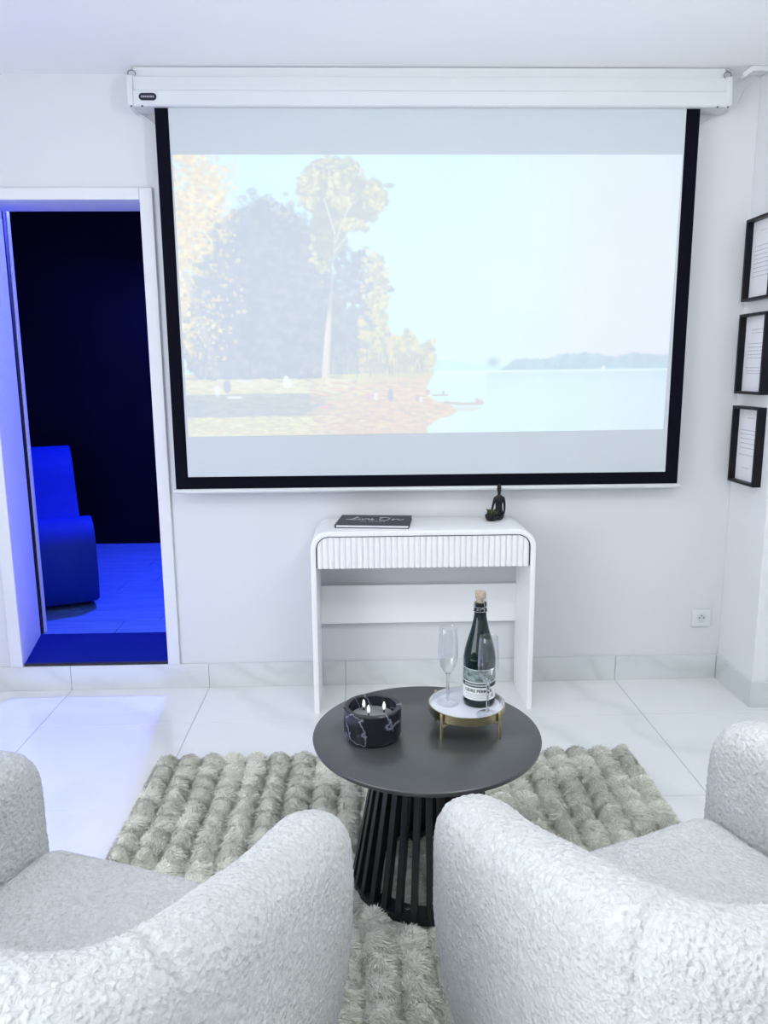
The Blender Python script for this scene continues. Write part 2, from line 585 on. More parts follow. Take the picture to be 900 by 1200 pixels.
for (y0, y1, z0, z1) in ((WY0, WY0 + 0.05, WZ0, WZ1), (WY1 - 0.05, WY1, WZ0, WZ1), (WY0 + 0.05, WY1 - 0.05, WZ0, WZ0 + 0.05), (WY0 + 0.05, WY1 - 0.05, WZ1 - 0.05, WZ1), (ym - 0.03, ym + 0.03, WZ0 + 0.05, WZ1 - 0.05)):
    bobj('unseen_window_frame', boxbm(XL - 0.05, XL - 0.005, y0, y1, z0, z1, 0.003, 1), TRIMW, wn)
struct(bobj('wall_pier', boxbm(XP, XR + 0.1, YP, YW, -0.08, CEIL, 0.004, 2), PIERLIT))

# skirting tiles
def skirting(name, segs):
    root = bpy.data.objects.new(name, None)
    COL.objects.link(root)
    root['kind'] = 'structure'
    for (x0, x1, y0, y1) in segs:
        bobj('skirting_tile', boxbm(x0, x1, y0, y1, 0.0, 0.110, 0.0012, 1), BASET, root)
jx = [XL] + [v for v in [-0.685 + 0.6 * k for k in range(-4, 4)] if v > XL + 0.05] + [XP - 0.009]
skirting('baseboard_back', [(a + 0.0008, b - 0.0008, YW - 0.010, YW - 0.0003) for a, b in zip(jx[:-1], jx[1:])])
skirting('baseboard_right', [(XP - 0.009, XP - 0.0003, YP + 0.0005, YW - 0.0105)])
skirting('baseboard_pier', [(XP - 0.009, 2.115, YP - 0.010, YP - 0.0003), (2.1166, XR - 0.001, YP - 0.010, YP - 0.0003)])

# door frame: casing boards on the wall face, lining strip at the far edge of the reveal
door = bpy.data.objects.new('door_1', None)
COL.objects.link(door)
door['kind'] = 'structure'
CF = YW - 0.014
bobj('casing', boxbm(XJR - 0.001, XJR + 0.050, CF, YW, SILL - 0.005, ZL + 0.045, 0.002, 1), TRIMW, door)
bobj('casing', boxbm(XJL - 0.052, XJL + 0.001, CF, YW, SILL - 0.005, ZL + 0.045, 0.002, 1), TRIMW, door)
bobj('casing_head', boxbm(XJL + 0.0015, XJR - 0.0015, CF, YW, ZL, ZL + 0.045, 0.002, 1), TRIMW, door)
bobj('door_lining', boxbm(XJLb - 0.04, XJLb + 0.008, YT + 0.030, YT + 0.060, SILL, ZLb + 0.02, 0.002, 1), TRIMW, door)
bobj('dark_gap_strip', boxbm(XJLb - 0.04, XJLb + 0.004, YT + 0.002, YT + 0.028, SILL, ZLb + 0.02), BLACKM, door)  # black strip drawn as the dark gap beside the lining
sill = bpy.data.objects.new('trim_1', None)
COL.objects.link(sill)
sill['kind'] = 'structure'
bm = bmesh.new()
prism(bm, [(XJL + 0.002, YW + 0.012), (XJR - 0.002, YW + 0.012), (XJR - 0.002, YT), (XJLb + 0.002, YT)], 'z', SILL - 0.006, SILL + 0.004)
bobj('threshold_mat', bm, MATTE_CARPET, sill)
bobj('threshold_edge', boxbm(XJL + 0.002, XJR - 0.002, YW - 0.004, YW + 0.012, SILL - 0.008, SILL + 0.005, 0.002, 1), BLACKM, sill)

# the blue lit room beyond
BX0, BX1, BY1 = -3.3, -0.35, 5.625
ff = struct(bobj('floor_far', boxbm(BX0, BX1, YT, BY1, 0.0, SILL - 0.004), BLACKM))
y = YT + 0.001
k = 0
while y < BY1 - 0.02:
    y2 = min(y + 0.19, BY1)
    x = BX0 - random.uniform(0, 1.0)
    while x < BX1:
        x2 = x + 1.2
        a, b = max(x, BX0), min(x2, BX1)
        if b - a > 0.03:
            bobj('plank', boxbm(a + 0.0012, b - 0.0012, y + 0.0012, y2 - 0.0012, SILL - 0.004, SILL, 0.0008, 1), PLANK, ff)
        x = x2
    y = y2
struct(bobj('wall_far', boxbm(BX0 - 0.1, BX1 + 0.1, BY1, BY1 + 0.1, 0, ZB), NAVY))
struct(bobj('wall_far_left', boxbm(BX0 - 0.1, BX0, YT, BY1, 0, ZB), NAVY))
struct(bobj('wall_far_right', boxbm(BX1, BX1 + 0.1, YT, BY1, 0, ZB), NAVY))
struct(bobj('ceiling_far', boxbm(BX0 - 0.1, BX1 + 0.1, YT, BY1 + 0.1, ZB, ZB + 0.1), NAVY))

# ------------------------------------------------------------------ projection screen
SY = 3.137                   # plane of the fabric
SX0, SX1 = -0.764, 1.312     # outer edges of the black border
SZ0 = 0.892
IX0, IX1, IZ0 = -0.713, 1.259, 0.945
HB = 2.344                   # underside of the housing
scr = thing('projector_screen', 'wide white pull-down projection screen with black border showing a lakeside landscape', 'projector screen', (0.274, SY, SZ0))
def L(x, y, z): return (x - 0.274, y - SY, z - SZ0)
def sbox(name, x0, x1, y0, y1, z0, z1, m, parent=None, bv=0.0, seg=2, smooth=False):
    a, b = L(x0, y0, z0), L(x1, y1, z1)
    return bobj(name, boxbm(a[0], b[0], a[1], b[1], a[2], b[2], bv, seg), m, parent or scr, smooth)
sbox('screen_fabric', SX0, SX1, SY, SY + 0.0012, SZ0, HB + 0.03, SCREENW)
bm = bmesh.new()
for (x0, x1, z0, z1) in ((SX0, IX0, SZ0, HB + 0.03), (IX1, SX1, SZ0, HB + 0.03), (IX0, IX1, SZ0, IZ0)):
    a, b = L(x0, SY - 0.0008, z0), L(x1, SY, z1)
    box(bm, a[0], b[0], a[1], b[1], a[2], b[2])
bobj('black_border', bm, SCREENB, scr)
bm = bmesh.new()
a = L(SX0 - 0.010, SY, SZ0 - 0.006)
b = L(SX1 + 0.012, SY, SZ0 - 0.006)
tube(bm, [a, (a[0] + 0.006, a[1], a[2]), (a[0] + 0.0061, a[1], a[2]), (b[0] - 0.006, b[1], b[2]), b], [0.008, 0.008, 0.0095, 0.0095, 0.008], 12)
bar = bobj('bottom_bar', bm, HOUSING, scr, True, sharp=40)
# housing: extruded profile
HX0, HX1 = -0.833, 1.398
prof = [(3.205, HB), (3.118, HB), (3.112, HB + 0.005), (3.112, HB + 0.052), (3.117, HB + 0.057), (3.117, HB + 0.061), (3.121, HB + 0.103), (3.134, HB + 0.107), (3.134, CEIL - 0.003), (3.205, CEIL - 0.003)]
bm = bmesh.new()
prism(bm, [(p[0] - SY, p[1] - SZ0) for p in prof], 'x', HX0 - 0.274, HX1 - 0.274)
hs = bobj('housing', bm, HOUSING, scr)
for hx in (HX0, HX1):
    s = -1 if hx == HX0 else 1
    bm = bmesh.new()
    pr = [(3.208, HB - 0.002), (3.117, HB - 0.002), (3.108, HB + 0.006), (3.108, HB + 0.054), (3.118, HB + 0.108), (3.208, HB + 0.109)]
    prism(bm, [(p[0] - SY, p[1] - SZ0) for p in pr], 'x', hx - 0.274, hx - 0.274 + s * 0.022)
    bevel(bm, 0.002, 1)
    ec = bobj('end_cap', bm, HOUSING, scr)
    cx = hx + s * 0.004
    bm = bmesh.new()
    tube(bm, [L(cx + 0.014 * math.cos(t), 3.122, HB + 0.114 + 0.012 * math.sin(t)) for t in np.linspace(-0.5, PI + 0.9, 22)], 0.0016, 6)
    bobj('hook', bm, STEEL, ec, True)
    for dx in (0.010, -0.030):
        px = L(hx + s * dx, 3.114, HB - 0.0005)
        bm = bmesh.new()
        lathe([(0, -0.003), (0.0035, -0.002), (0.0035, 0.002)], 12, px[0], px[1], bm=bm)
        for v in bm.verts: v.co.z += px[2]
        bobj('screw', bm, STEEL, ec, True)
# wall brace under each end
for x0, x1 in ((-0.83, -0.755), (1.39, 1.305)):
    bm = bmesh.new()
    tube(bm, [L(x0, 3.20, HB - 0.004), L(x1, 3.205, HB - 0.055)], 0.003, 8)
    bobj('tension_cord', bm, HOUSING, scr, True)
# badge
bm = bmesh.new()
bx, bz = -0.780, HB + 0.031
pill = [(bx - 0.020 + 0.0125 * math.cos(t), bz + 0.0125 * math.sin(t)) for t in np.linspace(PI / 2, 3 * PI / 2, 12)] + \
       [(bx + 0.020 + 0.0125 * math.cos(t), bz + 0.0125 * math.sin(t)) for t in np.linspace(-PI / 2, PI / 2, 12)]
prism(bm, [(p[0] - 0.274, p[1] - SZ0) for p in pill], 'y', 3.1090 - SY, 3.1122 - SY)
badge = bobj('badge', bm, BADGE, scr)
bm = bmesh.new()
x = bx - 0.0235
for wdt in (0.005, 0.0055, 0.006, 0.005, 0.005, 0.006, 0.0055):   # seven blurred letter shapes
    a = L(x, 3.1086, bz - 0.0035)
    b = L(x + wdt - 0.001, 3.1091, bz + 0.0035)
    box(bm, a[0], b[0], a[1], b[1], a[2], b[2])
    x += wdt + 0.0016
bobj('badge_lettering', bm, BADGET, badge)

# the projected picture: a pale lakeside landscape painted per vertex
def paint(nu, nv):
    u, v = np.meshgrid(np.linspace(0, 1, nu), np.linspace(0, 1, nv), indexing='ij')
    A = 1.85
    x, y = u * A, v
    C = np.zeros(u.shape + (3,))
    def put(mask, col):
        nonlocal C
        m = np.clip(mask, 0, 1)[..., None]
        C = C * (1 - m) + np.asarray(col) * m
    n1, n2, n3 = fbm(x * 9, y * 9, 1), fbm(x * 34, y * 34, 5), fbm(x * 80, y * 80, 9)
    sky = np.stack([0.15 + 0.03 * v + 0.05 * sst(0.5, 0.9, u), 0.31 - 0.09 * sst(0.5, 0.9, u), 0.34 + 0 * u], -1)
    sky += 0.05 * (fbm(x * 3, y * 5, 21) - 0.5)[..., None]
    C = sky
    hor = 0.768
    # far hills and far shore
    hill = 0.735 + 0.012 * np.sin(u * 21) + 0.010 * (fbm(u * 14, u * 0, 3) - 0.5)
    put(sst(0, 0.006, v - hill) * (u > 0.5), (0.12, 0.27, 0.32))
    sh = 0.735 - 0.025 * sst(0.6, 0.85, u) - 0.03 * (fbm(u * 40, 0 * u, 8) - 0.35) + 0.03 * (u < 0.62) + 0.05 * sst(0.70, 0.60, u)
    put(sst(0, 0.01, v - sh) * (u > 0.60) * (n2 * 0.5 + 0.55), (-0.02, 0.07, 0.08))
    put(np.exp(-(((u - 0.635) / 0.014) ** 2 + ((v - 0.735) / 0.020) ** 2) ** 2) * (n2 + 0.3), (0.0, 0.10, 0.10))
    # lake with soft reflections
    lake = np.stack([0.18 + 0 * u, 0.30 - 0.06 * sst(0.75, 1.0, u), 0.32 + 0 * u], -1)
    lm = (v > hor).astype(float)
    C = np.where(lm[..., None] > 0, lake, C)
    refl = np.exp(-((v - hor) / 0.055)) * lm * (u > 0.62) * (0.4 + 0.6 * fbm(u * 60, v * 6, 31))
    put(refl * 0.75, (0.05, 0.14, 0.12))
    put(np.exp(-((v - hor - 0.002) / 0.004) ** 2) * (u > 0.52) * 0.7, (0.30, 0.36, 0.36))
    # ground
    shore = 0.508 - 0.010 * sst(0.78, 0.84, v) + 0.060 * np.exp(-((v - 0.915) / 0.038) ** 2) + 0.03 * (n1 - 0.5) + 0.012 * (n2 - 0.5)
    gm = sst(0.004, -0.004, u - shore) * (v > hor)
    put(gm, (0.25, 0.19, 0.0))
    put(gm * sst(0.35, 0.6, n1 + 0.2 * n2), (0.16, 0.14, 0.0))
    ored = gm * sst(0.0, 0.10, u - 0.10 - (1.02 - v) * 1.45 - 0.05 * (n1 - 0.5)) 
    ored = np.maximum(ored, gm * sst(0.33, 0.42, u + 0.10 * (n1 - 0.5)) * sst(0.772, 0.80, v + 0.02 * (n2 - 0.5)))
    put(ored * (0.45 + 0.5 * n2), (0.26, 0.11, 0.0))
    put(gm * np.exp(-((v - 0.885 - 0.02 * np.sin(u * 20)) / 0.040) ** 2) * sst(0.36, 0.24, u) * 0.9, (0.02, 0.045, 0.05))
    put(gm * np.exp(-((v - 0.79) / 0.012) ** 2) * sst(0.34, 0.30, u) * 0.5, (0.02, 0.03, 0.04))
    put(gm * np.exp(-((v - 0.965 - 0.02 * n1) / 0.012) ** 2) * sst(0.30, 0.10, u) * 0.45, (0.10, 0.09, 0.03))
    put(gm * sst(0.62, 0.75, n3) * 0.35, (0.10, 0.08, 0.02))
    # pale lit strip on the water by the shore
    put(sst(0.0, 0.02, u - shore) * sst(0.10, 0.0, u - shore) * sst(0.88, 0.97, v) * 0.5, (0.27, 0.27, 0.12))
    # tree masses
    def blob(cx, cy, rx, ry, soft=0.25, rough=0.55):
        d = np.sqrt(((u - cx) / rx) ** 2 + ((v - cy) / ry) ** 2)
        d = d + rough * (n1 - 0.5) + 0.55 * rough * (n2 - 0.5) + 0.35 * rough * (n3 - 0.5)
        return sst(1.0, 1.0 - soft, d)
    shade = (0.0, 0.0, 0.012)
    gold = (0.28, 0.19, 0.0)
    # receding row on the right
    top = 0.60 + 0.16 * sst(0.37, 0.53, u) + 0.05 * (n1 - 0.5) + 0.04 * (n2 - 0.5)
    row = sst(0, 0.02, v - top) * (v < hor + 0.004) * sst(0.515, 0.505, u + 0.02 * (n2 - 0.5)) * (u > 0.30)
    put(row, (0.10, 0.09, 0.0))
    put(row * sst(0.45, 0.62, n2), (0.20, 0.16, 0.02))
    put(row * sst(0.70, 0.77, v) * 0.6, (0.06, 0.05, 0.02))
    # golden feathery tree on the left edge
    gt = np.maximum(blob(0.03, 0.12, 0.10, 0.22, 0.5, 0.9), blob(0.02, 0.45, 0.10, 0.30, 0.5, 0.9))
    put(gt * (0.35 + 0.75 * sst(0.36, 0.6, n2)), gold)
    put(gt * sst(0.55, 0.7, n3) * 0.5, (0.16, 0.12, 0.03))
    # dark wood
    dk = np.maximum.reduce([blob(0.175, 0.42, 0.125, 0.29, 0.10, 0.35), blob(0.15, 0.62, 0.17, 0.25, 0.1, 0.3), blob(0.235, 0.55, 0.09, 0.28, 0.1, 0.3)])
    dk = dk * (v < 0.80)
    put(dk, shade)
    put(dk * sst(0.60, 0.72, n3) * sst(0.20, 0.03, u) * 0.7, (0.20, 0.17, 0.06))
    put(blob(0.175, 0.42, 0.125, 0.29, 0.10, 0.35) * (1 - blob(0.178, 0.45, 0.112, 0.28, 0.10, 0.35)) * sst(0.45, 0.6, n3) * 0.6, (0.14, 0.14, 0.07))
    wd = sst(0.54, 0.60, v + 0.1 * (n1 - 0.5)) * (v < 0.775) * (u > 0.02) * (u < 0.36)
    put(wd * 0.9, shade)
    put(wd * sst(0.70, 0.77, v) * sst(0.5, 0.65, fbm(u * 90, v * 4, 41)) * 0.5, (0.15, 0.12, 0.05))
    # foliage, grass and shore built up from many small brush dabs
    def dabs(pts, ru, rv, cols, alpha):
        nonlocal C
        for (pu, pv) in pts:
            r1, r2 = ru * prng.uniform(0.6, 1.4), rv * prng.uniform(0.6, 1.4)
            i0, i1 = max(0, int((pu - r1) * nu)), min(nu, int((pu + r1) * nu) + 2)
            j0, j1 = max(0, int((pv - r2) * nv)), min(nv, int((pv + r2) * nv) + 2)
            if i1 <= i0 or j1 <= j0: continue
            uu_, vv_ = u[i0:i1, j0:j1], v[i0:i1, j0:j1]
            m = sst(1.1, 0.6, np.sqrt(((uu_ - pu) / r1) ** 2 + ((vv_ - pv) / r2) ** 2))[..., None] * alpha
            C[i0:i1, j0:j1] = C[i0:i1, j0:j1] * (1 - m) + np.asarray(cols[prng.integers(len(cols))]) * m
    def inside(n, ells):
        out = []
        for _ in range(n):
            cu, cv, ru, rv = ells[prng.integers(len(ells))]
            a, r = prng.uniform(0, 2 * PI), math.sqrt(prng.uniform(0, 1)) * (1 + 0.12 * prng.normal())
            out.append((cu + ru * r * math.cos(a), cv + rv * r * math.sin(a)))
        return out
    prng = np.random.default_rng(5)
    dkc = [(0.0, 0.0, 0.01), (0.02, 0.02, 0.03), (0.0, 0.0, 0.0), (0.05, 0.045, 0.03)]
    lit = [(0.20, 0.16, 0.0), (0.13, 0.11, 0.0), (0.07, 0.07, 0.0), (0.28, 0.23, 0.06)]
    gld = [(0.36, 0.23, 0.0), (0.30, 0.17, 0.0), (0.36, 0.30, 0.08), (0.18, 0.11, 0.0), (0.26, 0.17, 0.0)]
    dabs([(0.25 * prng.random() ** 2, p) for p in prng.uniform(0, 0.55, 500)][:0] + inside(1500, [(0.01, 0.10, 0.09, 0.16), (0.05, 0.22, 0.06, 0.10), (0.02, 0.38, 0.07, 0.16), (0.02, 0.55, 0.05, 0.14)]), 0.006, 0.009, gld, 0.55)
    dabs(inside(1500, [(0.175, 0.40, 0.12, 0.25), (0.15, 0.62, 0.15, 0.17), (0.235, 0.55, 0.08, 0.24), (0.10, 0.52, 0.07, 0.22)]), 0.010, 0.014, dkc, 0.6)
    dabs(inside(350, [(0.07, 0.45, 0.06, 0.25), (0.05, 0.62, 0.04, 0.14)]), 0.004, 0.007, gld + dkc, 0.5)
    # side foliage and the crown of the tall tree
    dabs(inside(700, [(0.375, 0.45, 0.040, 0.13), (0.335, 0.58, 0.055, 0.18), (0.30, 0.42, 0.045, 0.20), (0.35, 0.66, 0.05, 0.10)]), 0.009, 0.013, dkc, 0.7)
    dabs(inside(350, [(0.392, 0.45, 0.026, 0.13), (0.285, 0.33, 0.022, 0.10), (0.40, 0.52, 0.018, 0.07)]), 0.006, 0.009, lit, 0.6)
    crown = [(0.315, 0.085, 0.055, 0.075), (0.365, 0.155, 0.045, 0.070), (0.275, 0.125, 0.030, 0.075), (0.335, 0.19, 0.05, 0.07), (0.300, 0.25, 0.030, 0.10)]
    dabs(inside(800, crown), 0.010, 0.015, [(0.03, 0.03, 0.0), (0.09, 0.08, 0.0), (0.05, 0.05, 0.0)], 0.75)
    dabs(inside(600, [(0.315, 0.055, 0.055, 0.050), (0.390, 0.150, 0.022, 0.06), (0.262, 0.12, 0.018, 0.07), (0.325, 0.13, 0.03, 0.05), (0.345, 0.24, 0.03, 0.02)]), 0.005, 0.008, lit, 0.6)
    # receding row
    rowp = []
    for _ in range(700):
        pu = prng.uniform(0.36, 0.512)
        tp = 0.57 + 0.10 * (pu - 0.36) / 0.15 + 0.02 * math.sin(pu * 120)
        rowp.append((pu, prng.uniform(tp, 0.765)))
    dabs(rowp, 0.007, 0.011, [(0.10, 0.09, 0.0), (0.20, 0.15, 0.0), (0.05, 0.05, 0.0), (0.26, 0.19, 0.0)], 0.6)
    dabs([(p, prng.uniform(0.70, 0.768)) for p in prng.uniform(0.30, 0.50, 160)], 0.002, 0.02, [(0.03, 0.02, 0.0), (0.12, 0.08, 0.02)], 0.5)
    # trunk
    tcx = 0.312 - 0.024 * sst(0.2, 0.85, v)
    tw = 0.0028 + 0.0062 * sst(0.35, 0.85, v) + 0.006 * sst(0.78, 0.83, v)
    tr = sst(1.15, 0.75, np.abs(u - tcx) / tw) * (v > 0.22) * (v < 0.822)
    put(tr * (0.25 + 0.7 * sst(0.50, 0.60, v)), (0.26, 0.20, 0.10))
    put(tr * sst(0.1, 0.9, (u - tcx) / tw) * 0.6, (0.08, 0.06, 0.03))
    for (bu, bv_, du, dv) in ((0.312, 0.30, 0.03, -0.13), (0.312, 0.27, -0.02, -0.12), (0.311, 0.33, 0.05, -0.10)):
        t = np.clip(((u - bu) * du + (v - bv_) * dv) / (du * du + dv * dv), 0, 1)
        d = np.hypot((u - bu - t * du) * A, v - bv_ - t * dv)
        put(sst(0.005, 0.002, d) * 0.6, (0.26, 0.22, 0.14))
    t = np.clip((v - 0.40) / 0.42, 0, 1)
    put(sst(0.010, 0.004, np.abs(u - 0.012 - 0.062 * t)) * (v > 0.4) * (v < 0.83) * (0.3 + 0.5 * n2), (0.10, 0.08, 0.06))
    # grass and shore strokes
    def onland(n, u0, u1, v0, v1):
        out = []
        for _ in range(n):
            pv = prng.uniform(v0, v1)
            out.append((prng.uniform(u0, min(u1, 0.490 + 0.055 * math.exp(-((pv - 0.915) / 0.038) ** 2))), pv))
        return out
    dabs(onland(700, 0.0, 0.34, 0.79, 0.84), 0.012, 0.004, [(0.26, 0.20, 0.02), (0.30, 0.25, 0.08), (0.18, 0.14, 0.0)], 0.5)
    dabs(onland(700, 0.0, 0.26, 0.845, 0.925), 0.014, 0.005, [(0.03, 0.03, 0.0), (0.08, 0.07, 0.0), (0.01, 0.01, 0.0)], 0.5)
    dabs(onland(900, 0.0, 0.30, 0.93, 1.0), 0.010, 0.004, [(0.24, 0.20, 0.0), (0.16, 0.13, 0.0), (0.30, 0.26, 0.04), (0.22, 0.14, 0.0)], 0.5)
    dabs(onland(900, 0.26, 0.56, 0.80, 1.0), 0.010, 0.004, [(0.28, 0.11, 0.0), (0.22, 0.07, 0.0), (0.30, 0.18, 0.04), (0.16, 0.06, 0.0), (0.12, 0.06, 0.0)], 0.45)
    # boats and strollers as small dabs
    def dab(cu, cv, ru, rv, col, a=0.9):
        put(sst(1.1, 0.8, np.sqrt(((u - cu) / ru) ** 2 + ((v - cv) / rv) ** 2)) * a, col)
    keel = 0.888 + 0.006 * (u - 0.53) / 0.09 - 3.0 * (u - 0.575) ** 2
    bl = sst(1.0, 0.9, np.abs(u - 0.575) / 0.044) * sst(0.0065, 0.004, np.abs(v - keel))
    put(bl, (0.12, 0.07, 0.0))
    dab(0.575, 0.910, 0.038, 0.010, (0.20, 0.15, 0.04), 0.6)
    dab(0.603, 0.880, 0.0045, 0.012, (0.14, 0.03, 0.02)); dab(0.611, 0.882, 0.004, 0.010, (0.20, 0.06, 0.04))
    dab(0.525, 0.856, 0.020, 0.004, (0.09, 0.05, 0.02)); dab(0.532, 0.848, 0.003, 0.008, (0.06, 0.03, 0.02))
    for (cu, cv, ru, rv, col) in ((0.207, 0.80, 0.007, 0.024, (0.30, 0.31, 0.32)), (0.214, 0.806, 0.005, 0.018, (0.28, 0.29, 0.30)), (0.085, 0.815, 0.008, 0.026, (0.0, 0.01, 0.03)),
                                  (0.065, 0.83, 0.006, 0.02, (0.28, 0.28, 0.29)), (0.285, 0.894, 0.014, 0.005, (0.28, 0.04, 0.03)), (0.376, 0.862, 0.006, 0.020, (0.20, 0.05, 0.03)),
                                  (0.392, 0.858, 0.005, 0.016, (0.30, 0.22, 0.18)), (0.422, 0.854, 0.006, 0.026, (0.02, 0.015, 0.03)), (0.478, 0.868, 0.005, 0.014, (0.14, 0.04, 0.02)), (0.486, 0.872, 0.004, 0.012, (0.3, 0.24, 0.2)),
                                  (0.12, 0.795, 0.018, 0.006, (0.28, 0.24, 0.2)), (0.865, 0.763, 0.003, 0.010, (0.33, 0.34, 0.34)), (0.10, 0.855, 0.018, 0.006, (0.26, 0.25, 0.2)), (0.50, 0.845, 0.006, 0.010, (0.16, 0.05, 0.03))):
        dab(cu, cv, ru, rv, col)
    return np.clip(C, 0, None)

NU, NV = 560, 304
PC = paint(NU, NV)
TLc, TRc, BLc, BRc = np.array((-0.706, 2.180)), np.array((1.254, 2.180)), np.array((-0.703, 1.109)), np.array((1.240, 1.121))
uu, vv = np.meshgrid(np.linspace(0, 1, NU), np.linspace(0, 1, NV), indexing='ij')
P2 = (TLc * (1 - uu)[..., None] + TRc * uu[..., None]) * (1 - vv)[..., None] + (BLc * (1 - uu)[..., None] + BRc * uu[..., None]) * vv[..., None]
PV = np.stack([P2[..., 0] - 0.274, np.full(uu.shape, -0.0012), P2[..., 1] - SZ0], -1).reshape(-1, 3)
me = np_mesh('projected_picture', PV, grid_faces(NU, NV))
ca = me.color_attributes.new('picture', 'FLOAT_COLOR', 'POINT')
ca.data.foreach_set('color', np.concatenate([PC.reshape(-1, 3), np.ones((NU * NV, 1))], 1).astype(np.float32).ravel())
pic = obj('projected_picture', me, mat_attr_emit('projected_landscape', 1.0), scr)
pic['label'] = 'pale projected picture of trees beside a lake with boats'

# cable duct running from the housing along the ceiling
dct = thing('cable_duct', 'small white cable duct under the ceiling beside the screen housing', 'cable duct', (1.49, 3.13, CEIL - 0.03))
bm = bmesh.new()
prism(bm, [(-0.03, -0.012), (0.005, 0.012), (0.118, 0.012), (0.118, 0.029), (-0.002, 0.029), (-0.037, 0.003)], 'y', -0.022, 0.0)
bobj('duct_body', bm, HOUSING, dct)
bm = bmesh.new()
tube(bm, spline([(-0.022, 0.03, -0.085), (0.0, 0.04, -0.05), (0.014, 0.05, -0.02), (0.035, 0.05, 0.0)], 6), 0.0028, 8)
bobj('cable', bm, HOUSING, dct, True)

# ------------------------------------------------------------------ console table
CX0, CX1, CY0, CY1, CZ = -0.207, 0.679, 2.925, 3.200, 0.7535
cw = (CX1 - CX0) / 2
con = thing('console_table', 'white lacquered console table with rounded corners and fluted drawer against the wall', 'console table', ((CX0 + CX1) / 2, CY0, 0))
def arch(hw, zt, r, n=10):
    p = [(-hw, 0.0)]
    p += [(-hw + r - r * math.cos(t), zt - r + r * math.sin(t)) for t in np.linspace(0, PI / 2, n)]
    p += [(hw - r + r * math.sin(t), zt - r + r * math.cos(t)) for t in np.linspace(0, PI / 2, n)]
    p += [(hw, 0.0)]
    return p
TH = 0.021
outer, inner = arch(cw, CZ, 0.072), arch(cw - TH, CZ - TH, 0.052)
bm = bmesh.new()
dep = CY1 - CY0
vo0 = [bm.verts.new((p[0], 0, p[1])) for p in outer]; vi0 = [bm.verts.new((p[0], 0, p[1])) for p in inner]
vo1 = [bm.verts.new((p[0], dep, p[1])) for p in outer]; vi1 = [bm.verts.new((p[0], dep, p[1])) for p in inner]
for i in range(len(outer) - 1):
    bm.faces.new((vo0[i], vo0[i + 1], vi0[i + 1], vi0[i])); bm.faces.new((vo1[i], vi1[i], vi1[i + 1], vo1[i + 1]))
    bm.faces.new((vo0[i], vo1[i], vo1[i + 1], vo0[i + 1])); bm.faces.new((vi0[i], vi0[i + 1], vi1[i + 1], vi1[i]))
for i in (0, -1):
    bm.faces.new((vo0[i], vi0[i], vi1[i], vo1[i]))
es = [e for e in bm.edges if abs(e.verts[0].co.y - e.verts[1].co.y) < 1e-6 and e.verts[0].co.y < 1e-6 and (e.verts[0] in vo0) == (e.verts[1] in vo0)]
bmesh.ops.bevel(bm, geom=es, offset=0.0025, segments=2, profile=0.5, affect='EDGES')
bobj('body', bm, LACQ, con, True, sharp=35)
# drawer
DZ0 = 0.604
dfr = arch(cw - TH - 0.004, CZ - TH - 0.004, 0.048)
dpoly = [(x, max(z, DZ0)) for x, z in dfr]
bm = bmesh.new()
prism(bm, dpoly, 'y', 0.010, dep - 0.03)
dr = bobj('drawer', bm, LACQ, con)
bm = bmesh.new()
NFL = 37
fwid = (cw - TH - 0.004) * 2 / NFL
def ztop(x):
    r = 0.048
    a = cw - TH - 0.004 - abs(x)
    zt = CZ - TH - 0.004
    return zt if a > r else zt - r + math.sqrt(max(0, r * r - (r - a) ** 2))
cols = []
for i in range(NFL):
    for q in range(8):
        f_ = q / 8
        xx = -(cw - TH - 0.004) + (i + f_) * fwid
        cols.append((xx, 0.0105 - 0.0095 * abs(math.sin(PI * f_)) ** 0.55))
cols.append((cw - TH - 0.004, 0.0105))
top_v = [bm.verts.new((x, y, max(ztop(x), DZ0 + 0.001))) for x, y in cols]
bot_v = [bm.verts.new((x, y, DZ0)) for x, y in cols]
bkt = [bm.verts.new((x, 0.012, max(ztop(x), DZ0 + 0.001))) for x, y in cols]
bkb = [bm.verts.new((x, 0.012, DZ0)) for x, y in cols]
for i in range(len(cols) - 1):
    bm.faces.new((bot_v[i], bot_v[i + 1], top_v[i + 1], top_v[i]))
    bm.faces.new((top_v[i], top_v[i + 1], bkt[i + 1], bkt[i]))
    bm.faces.new((bot_v[i], bkb[i], bkb[i + 1], bot_v[i + 1]))
bobj('fluted_front', bm, LACQ, dr, True, sharp=50)
# shade of the gap round the drawer, put in as a dark strip
bm = bmesh.new()
gi, go = arch(cw - TH - 0.0035, CZ - TH - 0.0035, 0.049), arch(cw - TH - 0.0002, CZ - TH - 0.0002, 0.0525)
gi = [(x, max(z, DZ0)) for x, z in gi]; go = [(x, max(z, DZ0)) for x, z in go]
a = [bm.verts.new((p[0], 0.006, p[1])) for p in gi]; b = [bm.verts.new((p[0], 0.006, p[1])) for p in go]
a2 = [bm.verts.new((p[0], 0.05, p[1])) for p in gi]; b2 = [bm.verts.new((p[0], 0.05, p[1])) for p in go]
for i in range(len(gi) - 1):
    bm.faces.new((a[i], a[i + 1], b[i + 1], b[i])); bm.faces.new((a[i], a2[i], a2[i + 1], a[i + 1])); bm.faces.new((b[i], b[i + 1], b2[i + 1], b2[i]))
bobj('gap_shade_strip', bm, SHGAP, con)
bobj('back_rail', boxbm(-cw + TH, cw - TH, dep - 0.016, dep - 0.001, 0.292, 0.461, 0.001, 1), LACQ, con)

